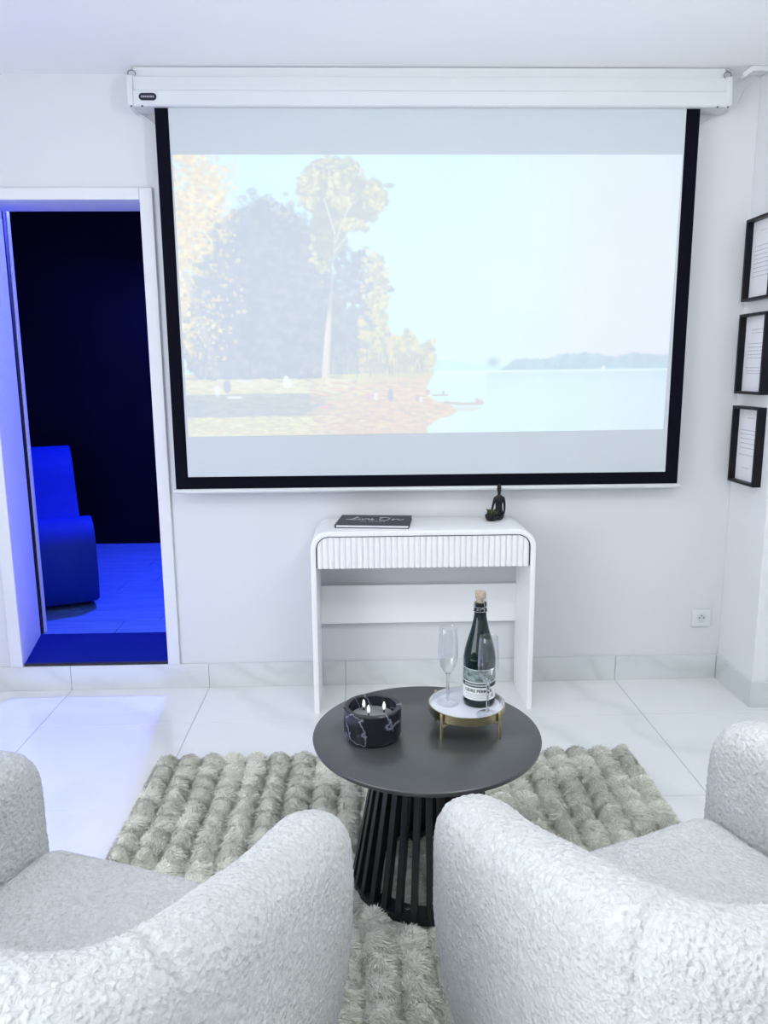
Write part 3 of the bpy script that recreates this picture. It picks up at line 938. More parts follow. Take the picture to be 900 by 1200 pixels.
# ------------------------------------------------------------------ guest book
bk = thing('guest_book', 'flat charcoal guest book with silver script lettering lying on the console', 'book', (0.046, 3.078, CZ + 0.0003), math.radians(-7))
BW, BD, BT = 0.148, 0.104, 0.0145
bobj('back_cover', boxbm(-BW, BW, -BD, BD, 0, 0.003, 0.0008, 1), BOOKC, bk)
bobj('pages', boxbm(-BW + 0.006, BW - 0.004, -BD + 0.004, BD - 0.004, 0.0031, BT - 0.0031), PAGES, bk)
fc = bobj('front_cover', boxbm(-BW, BW, -BD, BD, BT - 0.003, BT, 0.0008, 1), BOOKC, bk)
bobj('spine', boxbm(-BW, -BW + 0.0055, -BD, BD, 0.003, BT - 0.003), BOOKC, bk)
strokes = [
    # L
    [(-0.6, 0.2), (0.3, 0.25), (0.9, 0.9), (1.05, 1.35), (0.85, 1.45), (0.65, 1.1), (0.5, 0.5), (0.2, 0.08), (0.0, 0.12), (0.2, 0.22), (0.7, 0.0), (1.3, 0.1)],
    # i
    [(1.45, 0.6), (1.5, 0.15), (1.62, 0.02), (1.85, 0.35)], [(1.55, 0.92), (1.62, 0.98)],
    # v
    [(1.95, 0.55), (2.1, 0.5), (2.15, 0.02), (2.45, 0.4), (2.5, 0.6), (2.75, 0.5)],
    # r
    [(2.8, 0.45), (2.95, 0.62), (2.98, 0.52), (3.2, 0.5), (3.18, 0.1), (3.4, 0.05)],
    # e
    [(3.45, 0.2), (3.75, 0.4), (3.75, 0.58), (3.55, 0.55), (3.5, 0.2), (3.7, 0.0), (4.1, 0.25)],
    # D
    [(5.15, 1.25), (5.05, 0.7), (4.95, 0.1), (5.3, -0.2), (6.0, -0.2), (6.45, 0.3), (6.3, 1.0), (5.6, 1.4), (4.9, 1.3), (4.7, 1.05)],
    # apostrophe
    [(6.75, 1.35), (6.7, 1.05)],
    # o
    [(7.1, 0.55), (6.95, 0.25), (7.1, 0.02), (7.3, 0.2), (7.3, 0.5), (7.1, 0.55), (7.35, 0.45), (7.6, 0.5)],
    # r
    [(7.65, 0.45), (7.8, 0.62), (7.83, 0.52), (8.05, 0.5), (8.05, 0.1), (8.35, 0.1), (8.9, 0.35)],
]
bm = bmesh.new()
for st in strokes:
    pts = spline([(p[0] + 0.18 * p[1], p[1], 0) for p in st], 5) if len(st) > 2 else [(p[0], p[1], 0) for p in st]
    pts = [(-0.104 + 0.0250 * p[0], -0.004 + 0.040 * p[1], BT + 0.0004) for p in pts]
    tube(bm, pts, 0.0014, 5)
for i in range(11):     # the small second line, too blurred to read
    if i in (3,): continue
    box(bm, -0.055 + i * 0.0095, -0.055 + i * 0.0095 + 0.006, -0.034, -0.0295, BT, BT + 0.0005)
bobj('cover_lettering', bm, SILVER, fc)

# ------------------------------------------------------------------ seated statuette with succulent
stt = thing('statuette', 'small black seated meditating figurine holding a planted bowl on the console', 'figurine', (0.565, 3.125, CZ + 0.0003))
def skin_mesh(name, verts, edges, radii, root, sub=2):
    me = bpy.data.meshes.new(name)
    me.from_pydata(verts, edges, [])
    o = bpy.data.objects.new(name, me)
    COL.objects.link(o)
    md = o.modifiers.new('skin', 'SKIN')
    for i, r in enumerate(radii):
        sv = me.skin_vertices[0].data[i]
        sv.radius = (r, r) if not isinstance(r, tuple) else r
        sv.use_root = (i == root)
    s = o.modifiers.new('sub', 'SUBSURF')
    s.levels = s.render_levels = sub
    dg = bpy.context.evaluated_depsgraph_get()
    m2 = bpy.data.meshes.new_from_object(o.evaluated_get(dg))
    m2.name = name
    bpy.data.objects.remove(o)
    smooth_mesh(m2)
    return m2
SV = [(0.000, 0.0, 0.016), (0.000, 0.002, 0.045), (0.000, 0.002, 0.068), (0.000, 0.0, 0.086), (0.000, 0.0, 0.098), (-0.001, -0.003, 0.112), (-0.001, -0.003, 0.126), (0.000, 0.000, 0.136), (0.001, 0.001, 0.142),
      (0.017, 0.000, 0.084), (0.022, 0.000, 0.062), (0.022, -0.002, 0.040), (0.019, -0.006, 0.022),
      (-0.017, -0.002, 0.084), (-0.023, -0.006, 0.064), (-0.030, -0.016, 0.044), (-0.036, -0.024, 0.030),
      (0.010, -0.010, 0.014), (0.004, -0.026, 0.012), (-0.020, -0.036, 0.010),
      (-0.018, -0.008, 0.014), (-0.046, -0.018, 0.018), (-0.058, -0.024, 0.024), (-0.040, -0.038, 0.012)]
SE = [(0, 1), (1, 2), (2, 3), (3, 4), (4, 5), (5, 6), (6, 7), (7, 8), (3, 9), (9, 10), (10, 11), (11, 12), (3, 13), (13, 14), (14, 15), (15, 16), (0, 17), (17, 18), (18, 19), (0, 20), (20, 21), (21, 22), (21, 23)]
SR = [(0.021, 0.017), (0.0145, 0.011), (0.017, 0.012), (0.012, 0.010), 0.0055, (0.0085, 0.010), (0.0105, 0.011), 0.007, 0.0035,
      0.0075, 0.0055, 0.0045, 0.004, 0.0075, 0.0055, 0.0045, 0.004,
      0.012, 0.010, 0.007, 0.012, 0.010, 0.007, 0.007]
SV = [(x * 1.04, y, z * 1.065) for x, y, z in SV]
obj('figure', skin_mesh('figure', SV, SE, SR, 0), STATUE, stt)
bm = lathe([(0, 0.002), (0.018, 0.002), (0.024, 0.012), (0.0265, 0.026), (0.0245, 0.0265), (0.022, 0.019), (0, 0.019)], 28, -0.036, -0.028)
bowl = bobj('bowl', bm, STATUE, stt, True, sharp=50)
bm = lathe([(0.0225, 0.019), (0.016, 0.0225), (0, 0.024)], 20, -0.036, -0.028)
bobj('gravel', bm, PEBBLE, bowl, True)
plant = bpy.data.objects.new('succulent', None)
link(plant, stt)
lm = None
for i in range(40):
    az, el, ln = random.uniform(0, 2 * PI), random.uniform(0.25, 1.4), random.uniform(0.015, 0.028)
    if lm is None:
        bm = bmesh.new()
        tube(bm, [(0, 0, 0), (0.3, 0, 0.03), (0.7, 0, 0.07), (1.0, 0, 0.02)], [0.08, 0.15, 0.13, 0.02], 6)
        bmesh.ops.recalc_face_normals(bm, faces=bm.faces)
        lm = bpy.data.meshes.new('leaf'); bm.to_mesh(lm); bm.free(); smooth_mesh(lm); lm.materials.append(LEAF)
    o = bpy.data.objects.new('leaf', lm)
    link(o, plant)
    o.location = (-0.033 + random.uniform(-0.013, 0.013), -0.028 + random.uniform(-0.011, 0.011), 0.023 + random.uniform(0, 0.006))
    o.rotation_euler = (0, -el, az)
    o.scale = (ln, ln, ln)

# ------------------------------------------------------------------ wall socket
so = thing('wall_socket', 'square white wall socket with round recessed outlet above the skirting', 'socket', (1.490, YW, 0.2815))
bobj('plate', boxbm(-0.041, 0.041, -0.009, -0.0002, -0.041, 0.041, 0.003, 2), SOCKET, so, True, sharp=40)
bm = lathe([(0.0235, 0.0), (0.0215, 0.0015), (0.0195, 0.0), (0.0190, -0.0)], 36)
bmesh.ops.rotate(bm, cent=(0, 0, 0), matrix=Matrix.Rotation(PI / 2, 3, 'X'), verts=bm.verts)
for v in bm.verts: v.co.y = -0.0093 - abs(v.co.y)
bobj('outlet_ring', bm, SOCKET, so, True)
bm = lathe([(0, 0), (0.0195, 0.0)], 36)
bmesh.ops.rotate(bm, cent=(0, 0, 0), matrix=Matrix.Rotation(PI / 2, 3, 'X'), verts=bm.verts)
for v in bm.verts: v.co.y = -0.0094
wl = bobj('outlet_well', bm, SOCKETG, so)
for (hx, hz, r, m) in ((-0.0095, -0.001, 0.0032, INKD), (0.0095, -0.001, 0.0032, INKD), (0.0, -0.009, 0.0030, STEEL)):
    bm = lathe([(0, 0), (r, 0)], 14, hx, -hz)
    bmesh.ops.rotate(bm, cent=(0, 0, 0), matrix=Matrix.Rotation(PI / 2, 3, 'X'), verts=bm.verts)
    for v in bm.verts: v.co.y = -0.0097
    bobj('pin_hole' if m is INKD else 'earth_pin', bm, m, wl)

# ------------------------------------------------------------------ three framed notices on the pier
def framed(z0, z1, label, bullets, lines):
    cy = (2.968 + 3.178) / 2
    hw, hh = 0.105, (z1 - z0) / 2
    t = thing('picture_frame', label, 'picture frame', (XP, cy, z0), 0, 'framed notices on the pier')
    dpt, bw = 0.034, 0.011
    bm = bmesh.new()
    for (y0, y1, za, zb) in ((-hw, -hw + bw, 0, 2 * hh), (hw - bw, hw, 0, 2 * hh), (-hw + bw, hw - bw, 0, bw), (-hw + bw, hw - bw, 2 * hh - bw, 2 * hh)):
        box(bm, -dpt, -0.0005, y0, y1, za, zb)
    bobj('frame', bm, FRAMEB, t)
    pp = bobj('notice_sheet', boxbm(-0.008, -0.003, -hw + bw, hw - bw, bw, 2 * hh - bw), PAPER, t)
    bm = bmesh.new()
    for zf in bullets:
        zc = 2 * hh * zf
        box(bm, -0.0086, -0.0080, hw - bw - 0.030, hw - bw - 0.0265, zc - 0.0018, zc + 0.0018)
    if bullets: bobj('bullet_marks', bm, INKD, pp)['kind'] = 'stuff'
    bm = bmesh.new()
    for (zf, a, b) in lines:
        zc = 2 * hh * zf
        yy = hw - bw - a
        while yy > hw - bw - b:
            wl_ = random.uniform(0.008, 0.022)
            e = max(hw - bw - b, yy - wl_)
            box(bm, -0.0084, -0.0080, e, yy, zc - 0.0012, zc + 0.0012)
            yy = e - 0.004
    bobj('text_lines', bm, INK, pp)['kind'] = 'stuff'
bl = [0.66 - 0.052 * k for k in range(8)]
framed(1.630, 1.945, 'black box frame holding a sheet with eight bullet lines, topmost of three', bl, [(0.84, 0.06, 0.13)] + [(z, 0.036, 0.16) for z in bl])
l2 = [(0.80, 0.05, 0.14), (0.76, 0.05, 0.14)] + [(0.63 - 0.045 * k, 0.03, 0.14 + 0.02 * (k % 2)) for k in range(5)]
l2 += [(0.33, 0.025, 0.17), (0.29, 0.025, 0.17), (0.26, 0.03, 0.15)]
framed(1.263, 1.580, 'black box frame holding a sheet of plain text paragraphs, middle of three', [0.335], l2)
b3 = [0.69, 0.64, 0.58, 0.52, 0.46, 0.37]
framed(0.900, 1.214, 'black box frame holding a sheet with six spaced bullet lines, lowest of three', b3, [(0.85, 0.07, 0.12)] + [(z, 0.036, 0.155) for z in b3] + [(0.20, 0.05, 0.11)])

# ------------------------------------------------------------------ rug
RX0, RX1, RY0, RY1 = -0.742, 0.950, 0.25, 2.545
rug = thing('rug', 'grey beige faux fur rug with rows of raised bubbles under the coffee table', 'rug', ((RX0 + RX1) / 2, (RY0 + RY1) / 2, 0))
rcx, rcy = (RX0 + RX1) / 2, (RY0 + RY1) / 2
def rug_h(x, y):
    gx, gy = (x - RX0) / 0.0806, (RY1 - y) / 0.074
    jx_ = 0.28 * (vnoise(gx * 0.5, gy * 0.5, 71) - 0.5)
    jy_ = 0.28 * (vnoise(gx * 0.5, gy * 0.5, 73) - 0.5)
    fx, fy = (gx + jx_) % 1 - 0.5, (gy + jy_) % 1 - 0.5
    d = np.abs(np.cos(PI * fx) * np.cos(PI * fy)) ** 0.62
    edge = np.minimum(np.minimum(x - RX0, RX1 - x), np.minimum(y - RY0, RY1 - y))
    return (0.002 + 0.046 * d) * (0.35 + 0.65 * sst(0, 0.03, edge)) + 0.003 * (fbm(x * 30, y * 30, 81, 3) - 0.5)
nx_, ny_ = 250, 330
gx, gy = np.meshgrid(np.linspace(RX0, RX1, nx_), np.linspace(RY0, RY1, ny_), indexing='ij')
wav = 0.006 * (fbm(gy * 14, gx * 0, 91, 3) - 0.5) * sst(0.10, 0.0, gx - RX0) + 0.010 * (fbm(gy * 14, gx * 0 + 7, 92, 3) - 0.5) * sst(0.10, 0.0, RX1 - gx)
gz = np.maximum(rug_h(gx, gy), 0.001)
edge_ = (gx == RX0) | (gx == RX1) | (gy == RY0) | (gy == RY1)
gz[0, :] = gz[-1, :] = 0.0005
gz[:, 0] = gz[:, -1] = 0.0005
me = np_mesh('backing', np.stack([gx + wav - rcx, gy - rcy, gz], -1).reshape(-1, 3), grid_faces(nx_, ny_))
smooth_mesh(me)
obj('backing', me, RUGB, rug)
def fur(n, y0, y1, ln, wd):
    x, y = RNG.uniform(RX0 + 0.004, RX1 - 0.004, n), RNG.uniform(y0, y1, n)
    h = rug_h(x, y)
    e = 0.002
    dx, dy = (rug_h(x + e, y) - rug_h(x - e, y)) / (2 * e), (rug_h(x, y + e) - rug_h(x, y - e)) / (2 * e)
    nrm = np.stack([-dx, -dy, np.ones(n)], -1)
    nrm /= np.linalg.norm(nrm, axis=1)[:, None]
    # clumped lie of the pile: a slow swirl plus quick tuft noise
    ang = 2 * PI * (1.3 * fbm(x * 7, y * 7, 101, 3) + 0.55 * fbm(x * 45, y * 45, 111, 2)) + RNG.normal(0, 0.35, n)
    lay = np.stack([np.cos(ang), np.sin(ang), np.zeros(n)], -1)
    down = np.stack([-dx, -dy, np.zeros(n)], -1) * 0.5
    lift = RNG.uniform(0.05, 0.50, n)[:, None]
    d1 = lay * 0.8 + down + nrm * (lift + 0.35)
    d1 /= np.linalg.norm(d1, axis=1)[:, None]
    d2 = lay * 1.0 + down + nrm * (lift * 0.35) - np.array([0, 0, 0.10])
    d2 /= np.linalg.norm(d2, axis=1)[:, None]
    l = ln * RNG.uniform(0.65, 1.25, n)[:, None]
    p0 = np.stack([x - rcx, y - rcy, np.maximum(h - 0.001, 0.002)], -1)
    p1 = p0 + d1 * l * 0.5
    p2 = p1 + d2 * l * 0.5
    p1[:, 2] = np.maximum(p1[:, 2], 0.004)
    p2[:, 2] = np.maximum(p2[:, 2], 0.003)
    sd = np.cross(d1, nrm)
    sd /= np.linalg.norm(sd, axis=1)[:, None] + 1e-9
    w = wd * RNG.uniform(0.6, 1.3, n)[:, None]
    V = np.stack([p0 - sd * w * 0.5, p0 + sd * w * 0.5, p1 - sd * w * 0.5, p1 + sd * w * 0.5, p2], 1)
    b = np.arange(n)[:, None] * 5
    F = np.concatenate([b + np.array([0, 1, 3]), b + np.array([0, 3, 2]), b + np.array([2, 3, 4])], 0)
    return V.reshape(-1, 3), F
Va, Fa = fur(280000, 1.30, RY1 - 0.004, 0.0175, 0.0018)
Vb, Fb = fur(40000, RY0 + 0.004, 1.30, 0.018, 0.0034)
me = np_mesh('fur_pile', np.concatenate([Va, Vb]), np.concatenate([Fa, Fb + len(Va)]))
fo = obj('fur_pile', me, RUGF, rug)
fo['kind'] = 'stuff'

# ------------------------------------------------------------------ coffee table
TX, TY, TZ = 0.1575, 1.854, 0.445
tb = thing('coffee_table', 'round black coffee table with a flared slatted pedestal standing on the rug', 'coffee table', (TX, TY, 0.030))
zo = 0.030
def tl(pr): return [(r, z - zo) for r, z in pr]
bobj('table_top', lathe(tl([(0, TZ - 0.016), (0.285, TZ - 0.016), (0.2925, TZ - 0.012), (0.2945, TZ - 0.004), (0.2935, TZ - 0.001), (0.292, TZ), (0, TZ)]), 128), TABLEB, tb, True, sharp=45)
bobj('top_ring', lathe(tl([(0.100, TZ - 0.040), (0.128, TZ - 0.040), (0.128, TZ - 0.0165), (0.100, TZ - 0.0165), (0.100, TZ - 0.040)]), 64), TABLES, tb, True, sharp=40)
bobj('base_ring', lathe(tl([(0.150, 0.031), (0.196, 0.031), (0.196, 0.052), (0.150, 0.052), (0.150, 0.031)]), 64), TABLES, tb, True, sharp=40)
bm = bmesh.new()
zb_, zt_ = 0.034 - zo, TZ - 0.0166 - zo
for s in (-1, 1):
    pass
def slat_profile():
    r0, r1, th, wd = 0.199, 0.126, 0.014, 0.016
    vs_ = []
    for (r, z) in ((r0, zb_), (r1, zt_)):
        for (dr_, w) in ((0, -wd / 2), (0, wd / 2), (-th * 1.6, wd / 2), (-th * 1.6, -wd / 2)):
            vs_.append(bm.verts.new((r + dr_, w, z)))
    for q in ((0, 1, 2, 3), (4, 5, 6, 7), (0, 1, 5, 4), (1, 2, 6, 5), (2, 3, 7, 6), (3, 0, 4, 7)):
        bm.faces.new([vs_[i] for i in q])
slat_profile()
bevel(bm, 0.0012, 1)
bmesh.ops.recalc_face_normals(bm, faces=bm.faces)
sm = bpy.data.meshes.new('slat'); bm.to_mesh(sm); bm.free(); sm.materials.append(TABLES)
NS = 30
for i in range(NS):
    o = bpy.data.objects.new('slat', sm)
    link(o, tb)
    o.rotation_euler = (0, 0, 2 * PI * (i + 0.35) / NS)

# ------------------------------------------------------------------ candle
cd = thing('candle', 'three-wick candle in a veined black marble bowl on the coffee table', 'candle', (0.018, 1.835, TZ + 0.0003))
bm = lathe([(0, 0.0), (0.064, 0.0), (0.0685, 0.004), (0.0735, 0.016), (0.0738, 0.083), (0.0715, 0.0855), (0.0615, 0.0855), (0.0595, 0.083), (0.0590, 0.055), (0, 0.055)], 72)
bobj('marble_bowl', bm, MARBLEB, cd, True, sharp=35)
wx = bobj('wax', lathe([(0.0588, 0.0555), (0.055, 0.0585), (0, 0.0580)], 48), WAX, cd, True)
for (cx, cy) in ((-0.022, 0.030), (0.030, 0.014), (-0.010, -0.004)):
    bm = bmesh.new()
    tube(bm, [(cx, cy, 0.0575), (cx, cy, 0.066)], 0.0020, 8)
    wk = bobj('wick', bm, WICK, cd, True)
    fmb = lathe([(0, 0.066), (0.0030, 0.0672), (0.0044, 0.0735), (0.0036, 0.081), (0.0016, 0.0865), (0, 0.0885)], 14, cx, cy)
    bobj('flame_tip', fmb, FLAME, wk, True)
bm = lathe([(0.0, 0.0582), (0.012, 0.0582), (0.010, 0.0605), (0.0, 0.0612)], 16)
bmesh.ops.scale(bm, vec=(1.3, 0.75, 1), verts=bm.verts)
for v in bm.verts: v.co.x += 0.012; v.co.y -= 0.022
bobj('dried_petal', bm, DRIED, wx, True)

# ------------------------------------------------------------------ brass tray stand
RTX, RTY = 0.266, 1.885
ty = thing('tray_stand', 'round white tray in a brass stand with four legs on the coffee table', 'tray', (RTX, RTY, TZ + 0.0003))
bobj('rim', lathe([(0.0985, 0.044), (0.1000, 0.045), (0.1000, 0.0670), (0.0975, 0.0670), (0.0970, 0.0495), (0.0, 0.0495), (0.0, 0.044), (0.0985, 0.044)], 72), BRASS, ty, True, sharp=40)
bobj('tray_plate', lathe([(0, 0.0497), (0.0905, 0.0497), (0.0965, 0.0525), (0.0972, 0.0672), (0.0960, 0.0672), (0.0950, 0.0535), (0.0895, 0.0512), (0, 0.0512)], 72), TRAYW, ty, True, sharp=60)
for k in range(4):
    a = PI / 4 + k * PI / 2
    cx, cy = 0.1045 * math.cos(a), 0.1045 * math.sin(a)
    bm = bmesh.new()
    tube(bm, [(cx, cy, 0), (cx, cy, 0.0655), (cx, cy, 0.0675)], [0.0045, 0.0045, 0.0036], 14)
    bobj('leg', bm, BRASS, ty, True, sharp=50)
for k in range(2):
    a = PI / 4 + k * PI / 2
    bm = bmesh.new()
    p = Vector((0.1045 * math.cos(a), 0.1045 * math.sin(a), 0.032 + 0.006 * k))
    tube(bm, [p, (-p.x, -p.y, p.z)], 0.003, 10)
    bobj('cross_bar', bm, BRASS, ty, True)
TRZ = TZ + 0.0003 + 0.0514

# ------------------------------------------------------------------ cider bottle
bt = thing('cider_bottle', 'dark green corked cider bottle with white label standing on the tray', 'bottle', (0.303, 1.916, TRZ))
bp_ = spline([(0.0418, 0.006), (0.0425, 0.02), (0.0425, 0.118), (0.0418, 0.132), (0.0385, 0.152), (0.0315, 0.178), (0.0235, 0.205), (0.0185, 0.228), (0.0160, 0.245), (0.0150, 0.262)], 5)
pr = [(0, 0.002), (0.030, 0.001), (0.038, 0.0), (0.0405, 0.0015)] + [(p[0], p[1]) for p in bp_] + [(0.0150, 0.266), (0.0, 0.266)]
bobj('glass_body', lathe(pr, 56), BOTTLE, bt, True, sharp=60)
lip = bobj('lip', lathe([(0.0152, 0.251), (0.0172, 0.253), (0.0176, 0.259), (0.0160, 0.261), (0.0156, 0.268), (0.0166, 0.270), (0.0166, 0.276), (0.0100, 0.277)], 40), FOIL, bt, True, sharp=50)
bobj('cork', lathe([(0.0105, 0.276), (0.0108, 0.285), (0.0142, 0.291), (0.0148, 0.300), (0.0138, 0.306), (0.0, 0.3075)], 32), CORKM, bt, True, sharp=50)
bm = bmesh.new()
for zz in (0.2545, 0.267):
    tube(bm, [(0.0182 * math.cos(t), 0.0182 * math.sin(t), zz) for t in np.linspace(0, 2 * PI, 33)[:-1]], 0.0007, 5, True)
for q in range(4):
    a = q * PI / 2 + 0.3
    tube(bm, [(0.0182 * math.cos(a), 0.0182 * math.sin(a), 0.2545), (0.0182 * math.cos(a + 0.25), 0.0182 * math.sin(a + 0.25), 0.267), (0.0165 * math.cos(a + 0.1), 0.0165 * math.sin(a + 0.1), 0.280), (0.0155 * math.cos(a), 0.0155 * math.sin(a), 0.296)], 0.0007, 5)
tube(bm, [(0.019 * math.sin(t) * 0.35 + 0.002, -0.0195, 0.2600 + 0.0045 * math.cos(t)) for t in np.linspace(0, 2 * PI, 15)[:-1]], 0.0007, 5, True)
bobj('wire_cage', bm, WIRE, bt, True)
LA = -PI / 2 - 0.22    # label centre direction (towards the camera, turned a little left)
def wrap(name, hw, z0, z1, r, m, parent, arc=0.0, n=40):
    bm = bmesh.new()
    a = [[bm.verts.new((r * math.cos(LA + t), r * math.sin(LA + t), z + (arc * (1 - (t / hw) ** 2) if z == z1 else 0))) for t in np.linspace(-hw, hw, n)] for z in (z0, z1)]
    for i in range(n - 1):
        bm.faces.new((a[0][i], a[0][i + 1], a[1][i + 1], a[1][i]))
    me_o = bobj(name, bm, m, parent, True)
    return me_o
LBR = 0.0428
lb = wrap('front_label', 1.42, 0.022, 0.106, LBR, LABELW, bt)
wrap('label_engraving', 1.40, 0.071, 0.1045, LBR + 0.00025, LABELG, lb)
wrap('label_band', 1.40, 0.0575, 0.0685, LBR + 0.00025, LABELD, lb)
def wrap_text(name, body, size, z, m, parent, off=0.0, bold=0.0):
    me_t = text_mesh(body, size, 0, bold=bold)
    r = LBR + 0.0005
    for v in me_t.vertices:
        t = LA + off + v.co.x / r
        v.co = (r * math.cos(t), r * math.sin(t), z + v.co.y)
    return obj(name, me_t, m, parent)
wrap_text('label_lettering', 'CIDRE FERMIER', 0.0115, 0.0475, INKD, lb, bold=0.0003)
bm = bmesh.new()
r = LBR + 0.0004
def arcbar(t0, t1, z0, z1):
    n = max(2, int((t1 - t0) / 0.08) + 2)
    a = [[bm.verts.new((r * math.cos(LA + t), r * math.sin(LA + t), z)) for t in np.linspace(t0, t1, n)] for z in (z0, z1)]
    for i in range(n - 1):
        bm.faces.new((a[0][i], a[0][i + 1], a[1][i + 1], a[1][i]))
arcbar(-0.8, 0.45, 0.0372, 0.0380); arcbar(-0.8, 0.45, 0.0322, 0.0328); arcbar(-0.9, 0.45, 0.0278, 0.0284)
arcbar(0.52, 0.66, 0.0265, 0.0375); arcbar(0.98, 1.04, 0.028, 0.040); arcbar(0.86, 0.90, 0.030, 0.038)
arcbar(0.60, 0.95, 0.0440, 0.0455)
bobj('label_small_print', bm, INKD, lb)
bm = bmesh.new()
for q in range(15):
    t0 = -0.95 + q * 0.115
    arcbar(t0, t0 + 0.07, 0.0612, 0.0650)
bobj('band_small_print', bm, LABELW, lb)

# ------------------------------------------------------------------ two champagne flutes
foot_p = [(0, 0.0), (0.0285, 0.0), (0.0295, 0.0012), (0.0285, 0.0022), (0.012, 0.0045), (0.0050, 0.0090), (0, 0.0090)]
stem_p = [(0, 0.0091), (0.0050, 0.0091), (0.0038, 0.018), (0.0036, 0.050), (0.0042, 0.074), (0.0060, 0.0835), (0, 0.0845)]
bowl_p = [(0, 0.0848), (0.0065, 0.0848), (0.0130, 0.092), (0.0205, 0.104), (0.0252, 0.120), (0.0268, 0.138), (0.0262, 0.165), (0.0240, 0.195), (0.0226, 0.211), (0.0222, 0.2115), (0.0219, 0.211), (0.0233, 0.195), (0.0255, 0.165), (0.0261, 0.138), (0.0245, 0.1205), (0.0198, 0.1050), (0.0123, 0.0935), (0.005, 0.0875), (0, 0.0865)]
def flute(x, y, label):
    t = thing('champagne_flute', label, 'glass', (x, y, TRZ), 0, 'champagne flutes on the tray')
    bobj('foot', lathe(foot_p, 48), GLASS, t, True, sharp=70)
    bobj('stem', lathe(stem_p, 24), SOLIDG, t, True, sharp=70)
    bobj('bowl', lathe([p for p in bowl_p], 56), GLASS, t, True, sharp=70)
flute(0.219, 1.912, 'empty clear champagne flute on the candle side of the bottle')
flute(0.313, 1.837, 'empty clear champagne flute standing in front of the bottle label')

# ------------------------------------------------------------------ armchairs
HWA, TT = 0.333, 0.132
def chair_shell():
    yf, yc, bb, ne = 0.300, -0.030, 0.272, 3.4
    arm = [(HWA, y) for y in np.linspace(yf, yc, 80)[:-1]]
    bk_ = []
    for t in np.linspace(0, PI / 2, 400):
        bk_.append((HWA * math.cos(t) ** (2 / ne), yc - bb * math.sin(t) ** (2 / ne)))
    half = arm + bk_
    P = np.array(half + [(-x, y) for x, y in half[::-1][1:]])
    seg = np.hypot(*np.diff(P, axis=0).T)
    S = np.concatenate([[0], np.cumsum(seg)])
    T = S[-1]
    RC = 0.125
    e = RC * (1 - np.cos(np.linspace(0, PI / 2, 26)))
    mid = np.arange(RC + 0.003, T - RC - 0.002, 0.0034)
    s = np.concatenate([e, mid, T - e[::-1]])
    px, py = np.interp(s, S, P[:, 0]), np.interp(s, S, P[:, 1])
    h_ = 0.012
    tx, ty_ = np.interp(np.clip(s + h_, 0, T), S, P[:, 0]) - np.interp(np.clip(s - h_, 0, T), S, P[:, 0]), np.interp(np.clip(s + h_, 0, T), S, P[:, 1]) - np.interp(np.clip(s - h_, 0, T), S, P[:, 1])
    ln = np.hypot(tx, ty_)
    tx, ty_ = tx / ln, ty_ / ln
    nx, ny = -ty_, tx               # outward: right arm runs towards -y, so outward is +x
    de = np.minimum(s, T - s)
    q = np.sqrt(np.clip(1 - (1 - np.clip(de / RC, 0, 1)) ** 2, 0, 1))
    qv = np.sqrt(np.clip(1 - (1 - np.clip(de / 0.15, 0, 1)) ** 2.2, 0, 1))
    h = ARM_H + (BACK_H - ARM_H) * sst(0.18, -0.22, py)
    h = h - 0.13 * (1 - qv)
    th = TT * (0.06 + 0.94 * q)
    # section
    Z0, RV = 0.045, 0.070
    no, nr, ni = 130, 60, 70
    V = np.zeros((len(s), no + nr + ni + 6, 3))
    seam = np.zeros(len(s))
    for sc in (0.50, T - 0.50):
        seam += np.exp(-((s - sc) / 0.0065) ** 2)
    ph = np.linspace(0, PI, nr + 2)[1:-1]
    for k in range(len(s)):
        d, z = [], []
        zr = h[k] - RV
        zz = np.linspace(Z0, zr, no)
        f_ = (zr - zz) / zr
        d.append(th[k] / 2 - 0.120 * f_ ** 2.0 * (0.4 + 0.6 * q[k]) + 0.006 * np.sin(PI * f_)); z.append(zz)
        d.append(th[k] / 2 * np.sign(np.cos(ph)) * np.abs(np.cos(ph)) ** 0.85); z.append(zr + RV * np.sin(ph) ** 0.85)
        zz = np.linspace(zr, 0.24, ni)
        d.append(np.full(ni, -th[k] / 2)); z.append(zz)
        d.append(np.linspace(-th[k] / 2, th[k] / 2 - 0.120 * (0.4 + 0.6 * q[k]), 8)[1:-1]); z.append(np.linspace(0.24, Z0, 8)[1:-1])
        d, z = np.concatenate(d), np.concatenate(z)
        if seam[k] > 1e-3:
            w = np.ones(len(d)); w[no + nr:] = 0
            w[no:no + nr] = np.where(np.cos(ph) > -0.5, 1, 0)
            d = d - 0.006 * seam[k] * w * (np.arange(len(d)) < no + nr // 2)
            z = z - 0.006 * seam[k] * w * (np.arange(len(d)) >= no)
        V[k, :, 0], V[k, :, 1], V[k, :, 2] = px[k] + nx[k] * d, py[k] + ny[k] * d, z
    nv = V.shape[1]
    F = grid_faces(len(s), nv, True)
    me = np_mesh('shell', V.reshape(-1, 3), F)
    bm = bmesh.new(); bm.from_mesh(me)
    bm.verts.ensure_lookup_table()
    for k in (0, len(s) - 1):
        try: bm.faces.new([bm.verts[k * nv + j] for j in range(nv)])
        except ValueError: pass
    bmesh.ops.recalc_face_normals(bm, faces=bm.faces)
    bm.to_mesh(me); bm.free()
    smooth_mesh(me)
    return me

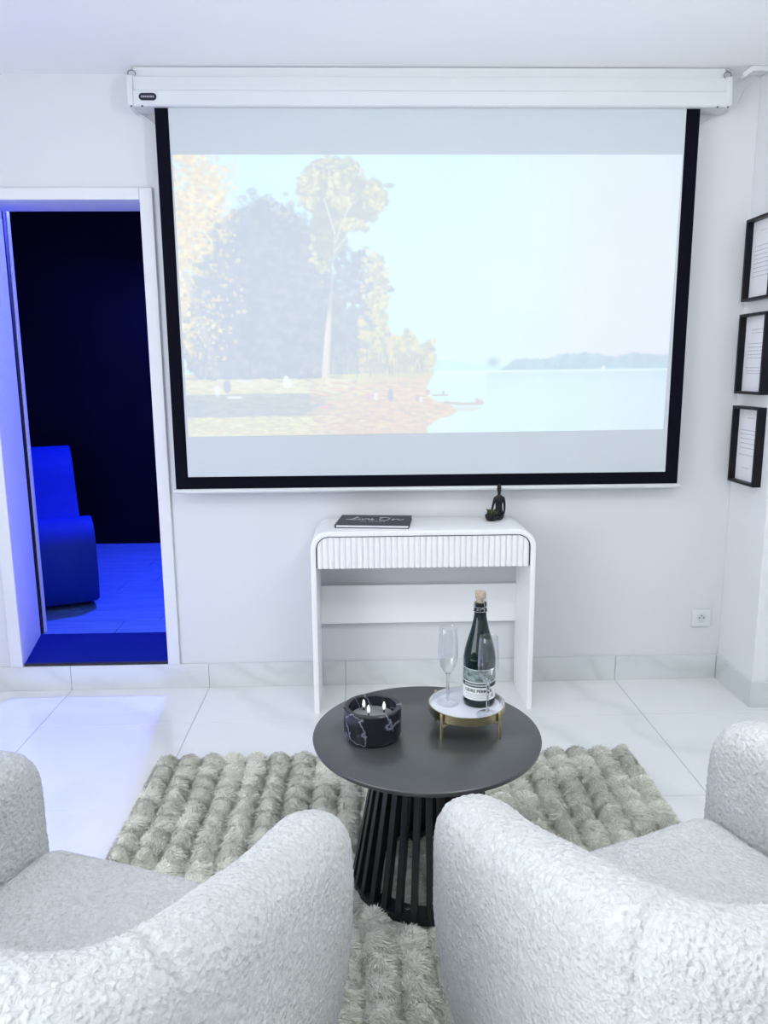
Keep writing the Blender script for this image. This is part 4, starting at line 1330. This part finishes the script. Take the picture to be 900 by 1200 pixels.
def rounded_box(hx, hy, hz, r, n=70, crown=0.0):
    """dense rounded block, centred"""
    faces_v, F, off = [], [], 0
    for ax in range(3):
        for sg in (-1, 1):
            a, b = np.meshgrid(np.linspace(-1, 1, n), np.linspace(-1, 1, n), indexing='ij')
            p = np.zeros((n, n, 3))
            o_ = [i for i in range(3) if i != ax]
            p[..., ax] = sg
            p[..., o_[0]], p[..., o_[1]] = a, b
            faces_v.append(p.reshape(-1, 3))
            F.append(grid_faces(n, n) + off)
            off += n * n
    V = np.concatenate(faces_v) * np.array([hx, hy, hz])
    inn = np.clip(V, [-hx + r, -hy + r, -hz + r], [hx - r, hy - r, hz - r])
    d = V - inn
    V = inn + d / (np.linalg.norm(d, axis=1)[:, None] + 1e-12) * r
    V[:, 2] += crown * (1 - (V[:, 0] / hx) ** 2) * (1 - (V[:, 1] / hy) ** 2) * (V[:, 2] > 0)
    me = np_mesh('rounded', V, np.concatenate(F))
    bm = bmesh.new(); bm.from_mesh(me)
    bmesh.ops.remove_doubles(bm, verts=bm.verts, dist=1e-5)
    bmesh.ops.recalc_face_normals(bm, faces=bm.faces)
    bm.to_mesh(me); bm.free()
    smooth_mesh(me)
    return me

ARM_H, BACK_H = 0.650, 0.720
tx1 = bpy.data.textures.new('boucle_curl', 'VORONOI'); tx1.noise_scale = 0.0085; tx1.noise_intensity = 1.3
tx2 = bpy.data.textures.new('boucle_soft', 'CLOUDS'); tx2.noise_scale = 0.09
def nap(o, s1=-0.0032, s2=0.005):
    for t, s in ((tx1, s1), (tx2, s2)):
        md = o.modifiers.new('nap', 'DISPLACE')
        md.texture = t
        md.texture_coords = 'LOCAL'
        md.strength = s
        md.mid_level = 0.5
shell_me = chair_shell()
shell_me.materials.append(BOUCLE)
seat_me = rounded_box(HWA - TT / 2 + 0.012, 0.240, 0.13, 0.055, 130, 0.018)
seat_me.materials.append(BOUCLE)
base_bm = lathe([(0, 0.0), (0.20, 0.0), (0.215, 0.006), (0.215, 0.05), (0, 0.05)], 48)
bmesh.ops.recalc_face_normals(base_bm, faces=base_bm.faces)
base_me = bpy.data.meshes.new('swivel_base'); base_bm.to_mesh(base_me); base_bm.free(); base_me.materials.append(TABLES)
def armchair(loc, deg, label):
    t = thing('armchair', label, 'armchair', loc, math.radians(deg), 'white armchairs facing the screen')
    o = bpy.data.objects.new('shell', shell_me); link(o, t); nap(o)
    s = bpy.data.objects.new('seat_cushion', seat_me); link(s, t); nap(s, -0.0032, 0.004)
    s.location = (0, 0.030, 0.307)
    b = bpy.data.objects.new('swivel_base', base_me); link(b, t)
    return t
armchair((-0.475, 1.080, 0.012), -20.5, 'white boucle tub armchair on the doorway side, turned towards the coffee table')
armchair((0.570, 1.130, 0.012), 22.5, 'white boucle tub armchair on the side of the framed notices')

# ------------------------------------------------------------------ lounge in the blue room
ln_ = thing('wave_lounge', 'wave shaped lounge chair in blue light seen through the doorway', 'lounge chair', (-1.66, 3.93, SILL), math.radians(25))
upper = spline([(0.03, 0.035), (0.0, 0.12), (-0.01, 0.25), (0.015, 0.38), (0.09, 0.455), (0.19, 0.475), (0.33, 0.44), (0.50, 0.34), (0.68, 0.29), (0.84, 0.34), (0.97, 0.48), (1.08, 0.66), (1.19, 0.755), (1.30, 0.77), (1.41, 0.70), (1.47, 0.50), (1.49, 0.25), (1.46, 0.035)], 6)
poly = [(p[0], p[1]) for p in upper]
bm = bmesh.new()
prism(bm, poly, 'x', -0.26, 0.26)
cap_e = [e for e in bm.edges if abs(e.verts[0].co.x - e.verts[1].co.x) < 1e-6]
bmesh.ops.bevel(bm, geom=cap_e, offset=0.030, segments=5, profile=0.5, affect='EDGES', clamp_overlap=True)
bobj('lounge_body', bm, LOUNGE, ln_, True, sharp=50)
for (fx, fy) in ((-0.2, 0.12), (0.2, 0.12), (-0.2, 1.36), (0.2, 1.36)):
    bobj('foot', lathe([(0, 0), (0.022, 0), (0.025, 0.036), (0, 0.036)], 16, fx, fy), BLACKM, ln_, True, sharp=40)

# ------------------------------------------------------------------ added light globes (out of the frame, over the seats)
for i, (lx, ly, pw) in enumerate(LAMPS):
    t = thing('added_globe_light', ['added unseen opal globe light on the doorway side of the seats', 'added unseen opal globe light nearest the framed notices', 'added unseen opal globe light beside the far end of the window', 'added unseen opal globe light in the corner away from the window'][i], 'ceiling light', (lx, ly, CEIL), 0, 'added globe lights')
    bobj('canopy', lathe([(0, -0.0003), (0.06, -0.0003), (0.06, -0.018), (0.02, -0.022), (0.014, -GLOBE_DROP + GLOBE_R - 0.002), (0, -GLOBE_DROP + GLOBE_R - 0.002)], 32), TRIMW, t, True, sharp=40)
    gp = [(GLOBE_R * math.sin(a), -GLOBE_DROP - GLOBE_R * math.cos(a)) for a in np.linspace(0, PI, 25)]
    gm_ = mat_emit('opal_globe_%d' % i, (0.97, 0.985, 1.0), pw / (PI * 4 * PI * GLOBE_R ** 2))
    bobj('globe', lathe([(max(0, r) if r > 1e-4 else 0, z) for r, z in gp], 40), gm_, t, True)
t = thing('led_light_bar', 'small blue led bar lamp under the ceiling of the blue room', 'lamp', (-0.93, 5.0, ZB))
bobj('bar', boxbm(-0.17, 0.17, -0.06, 0.06, -0.13, -0.0005, 0.006, 2), BLACKM, t)
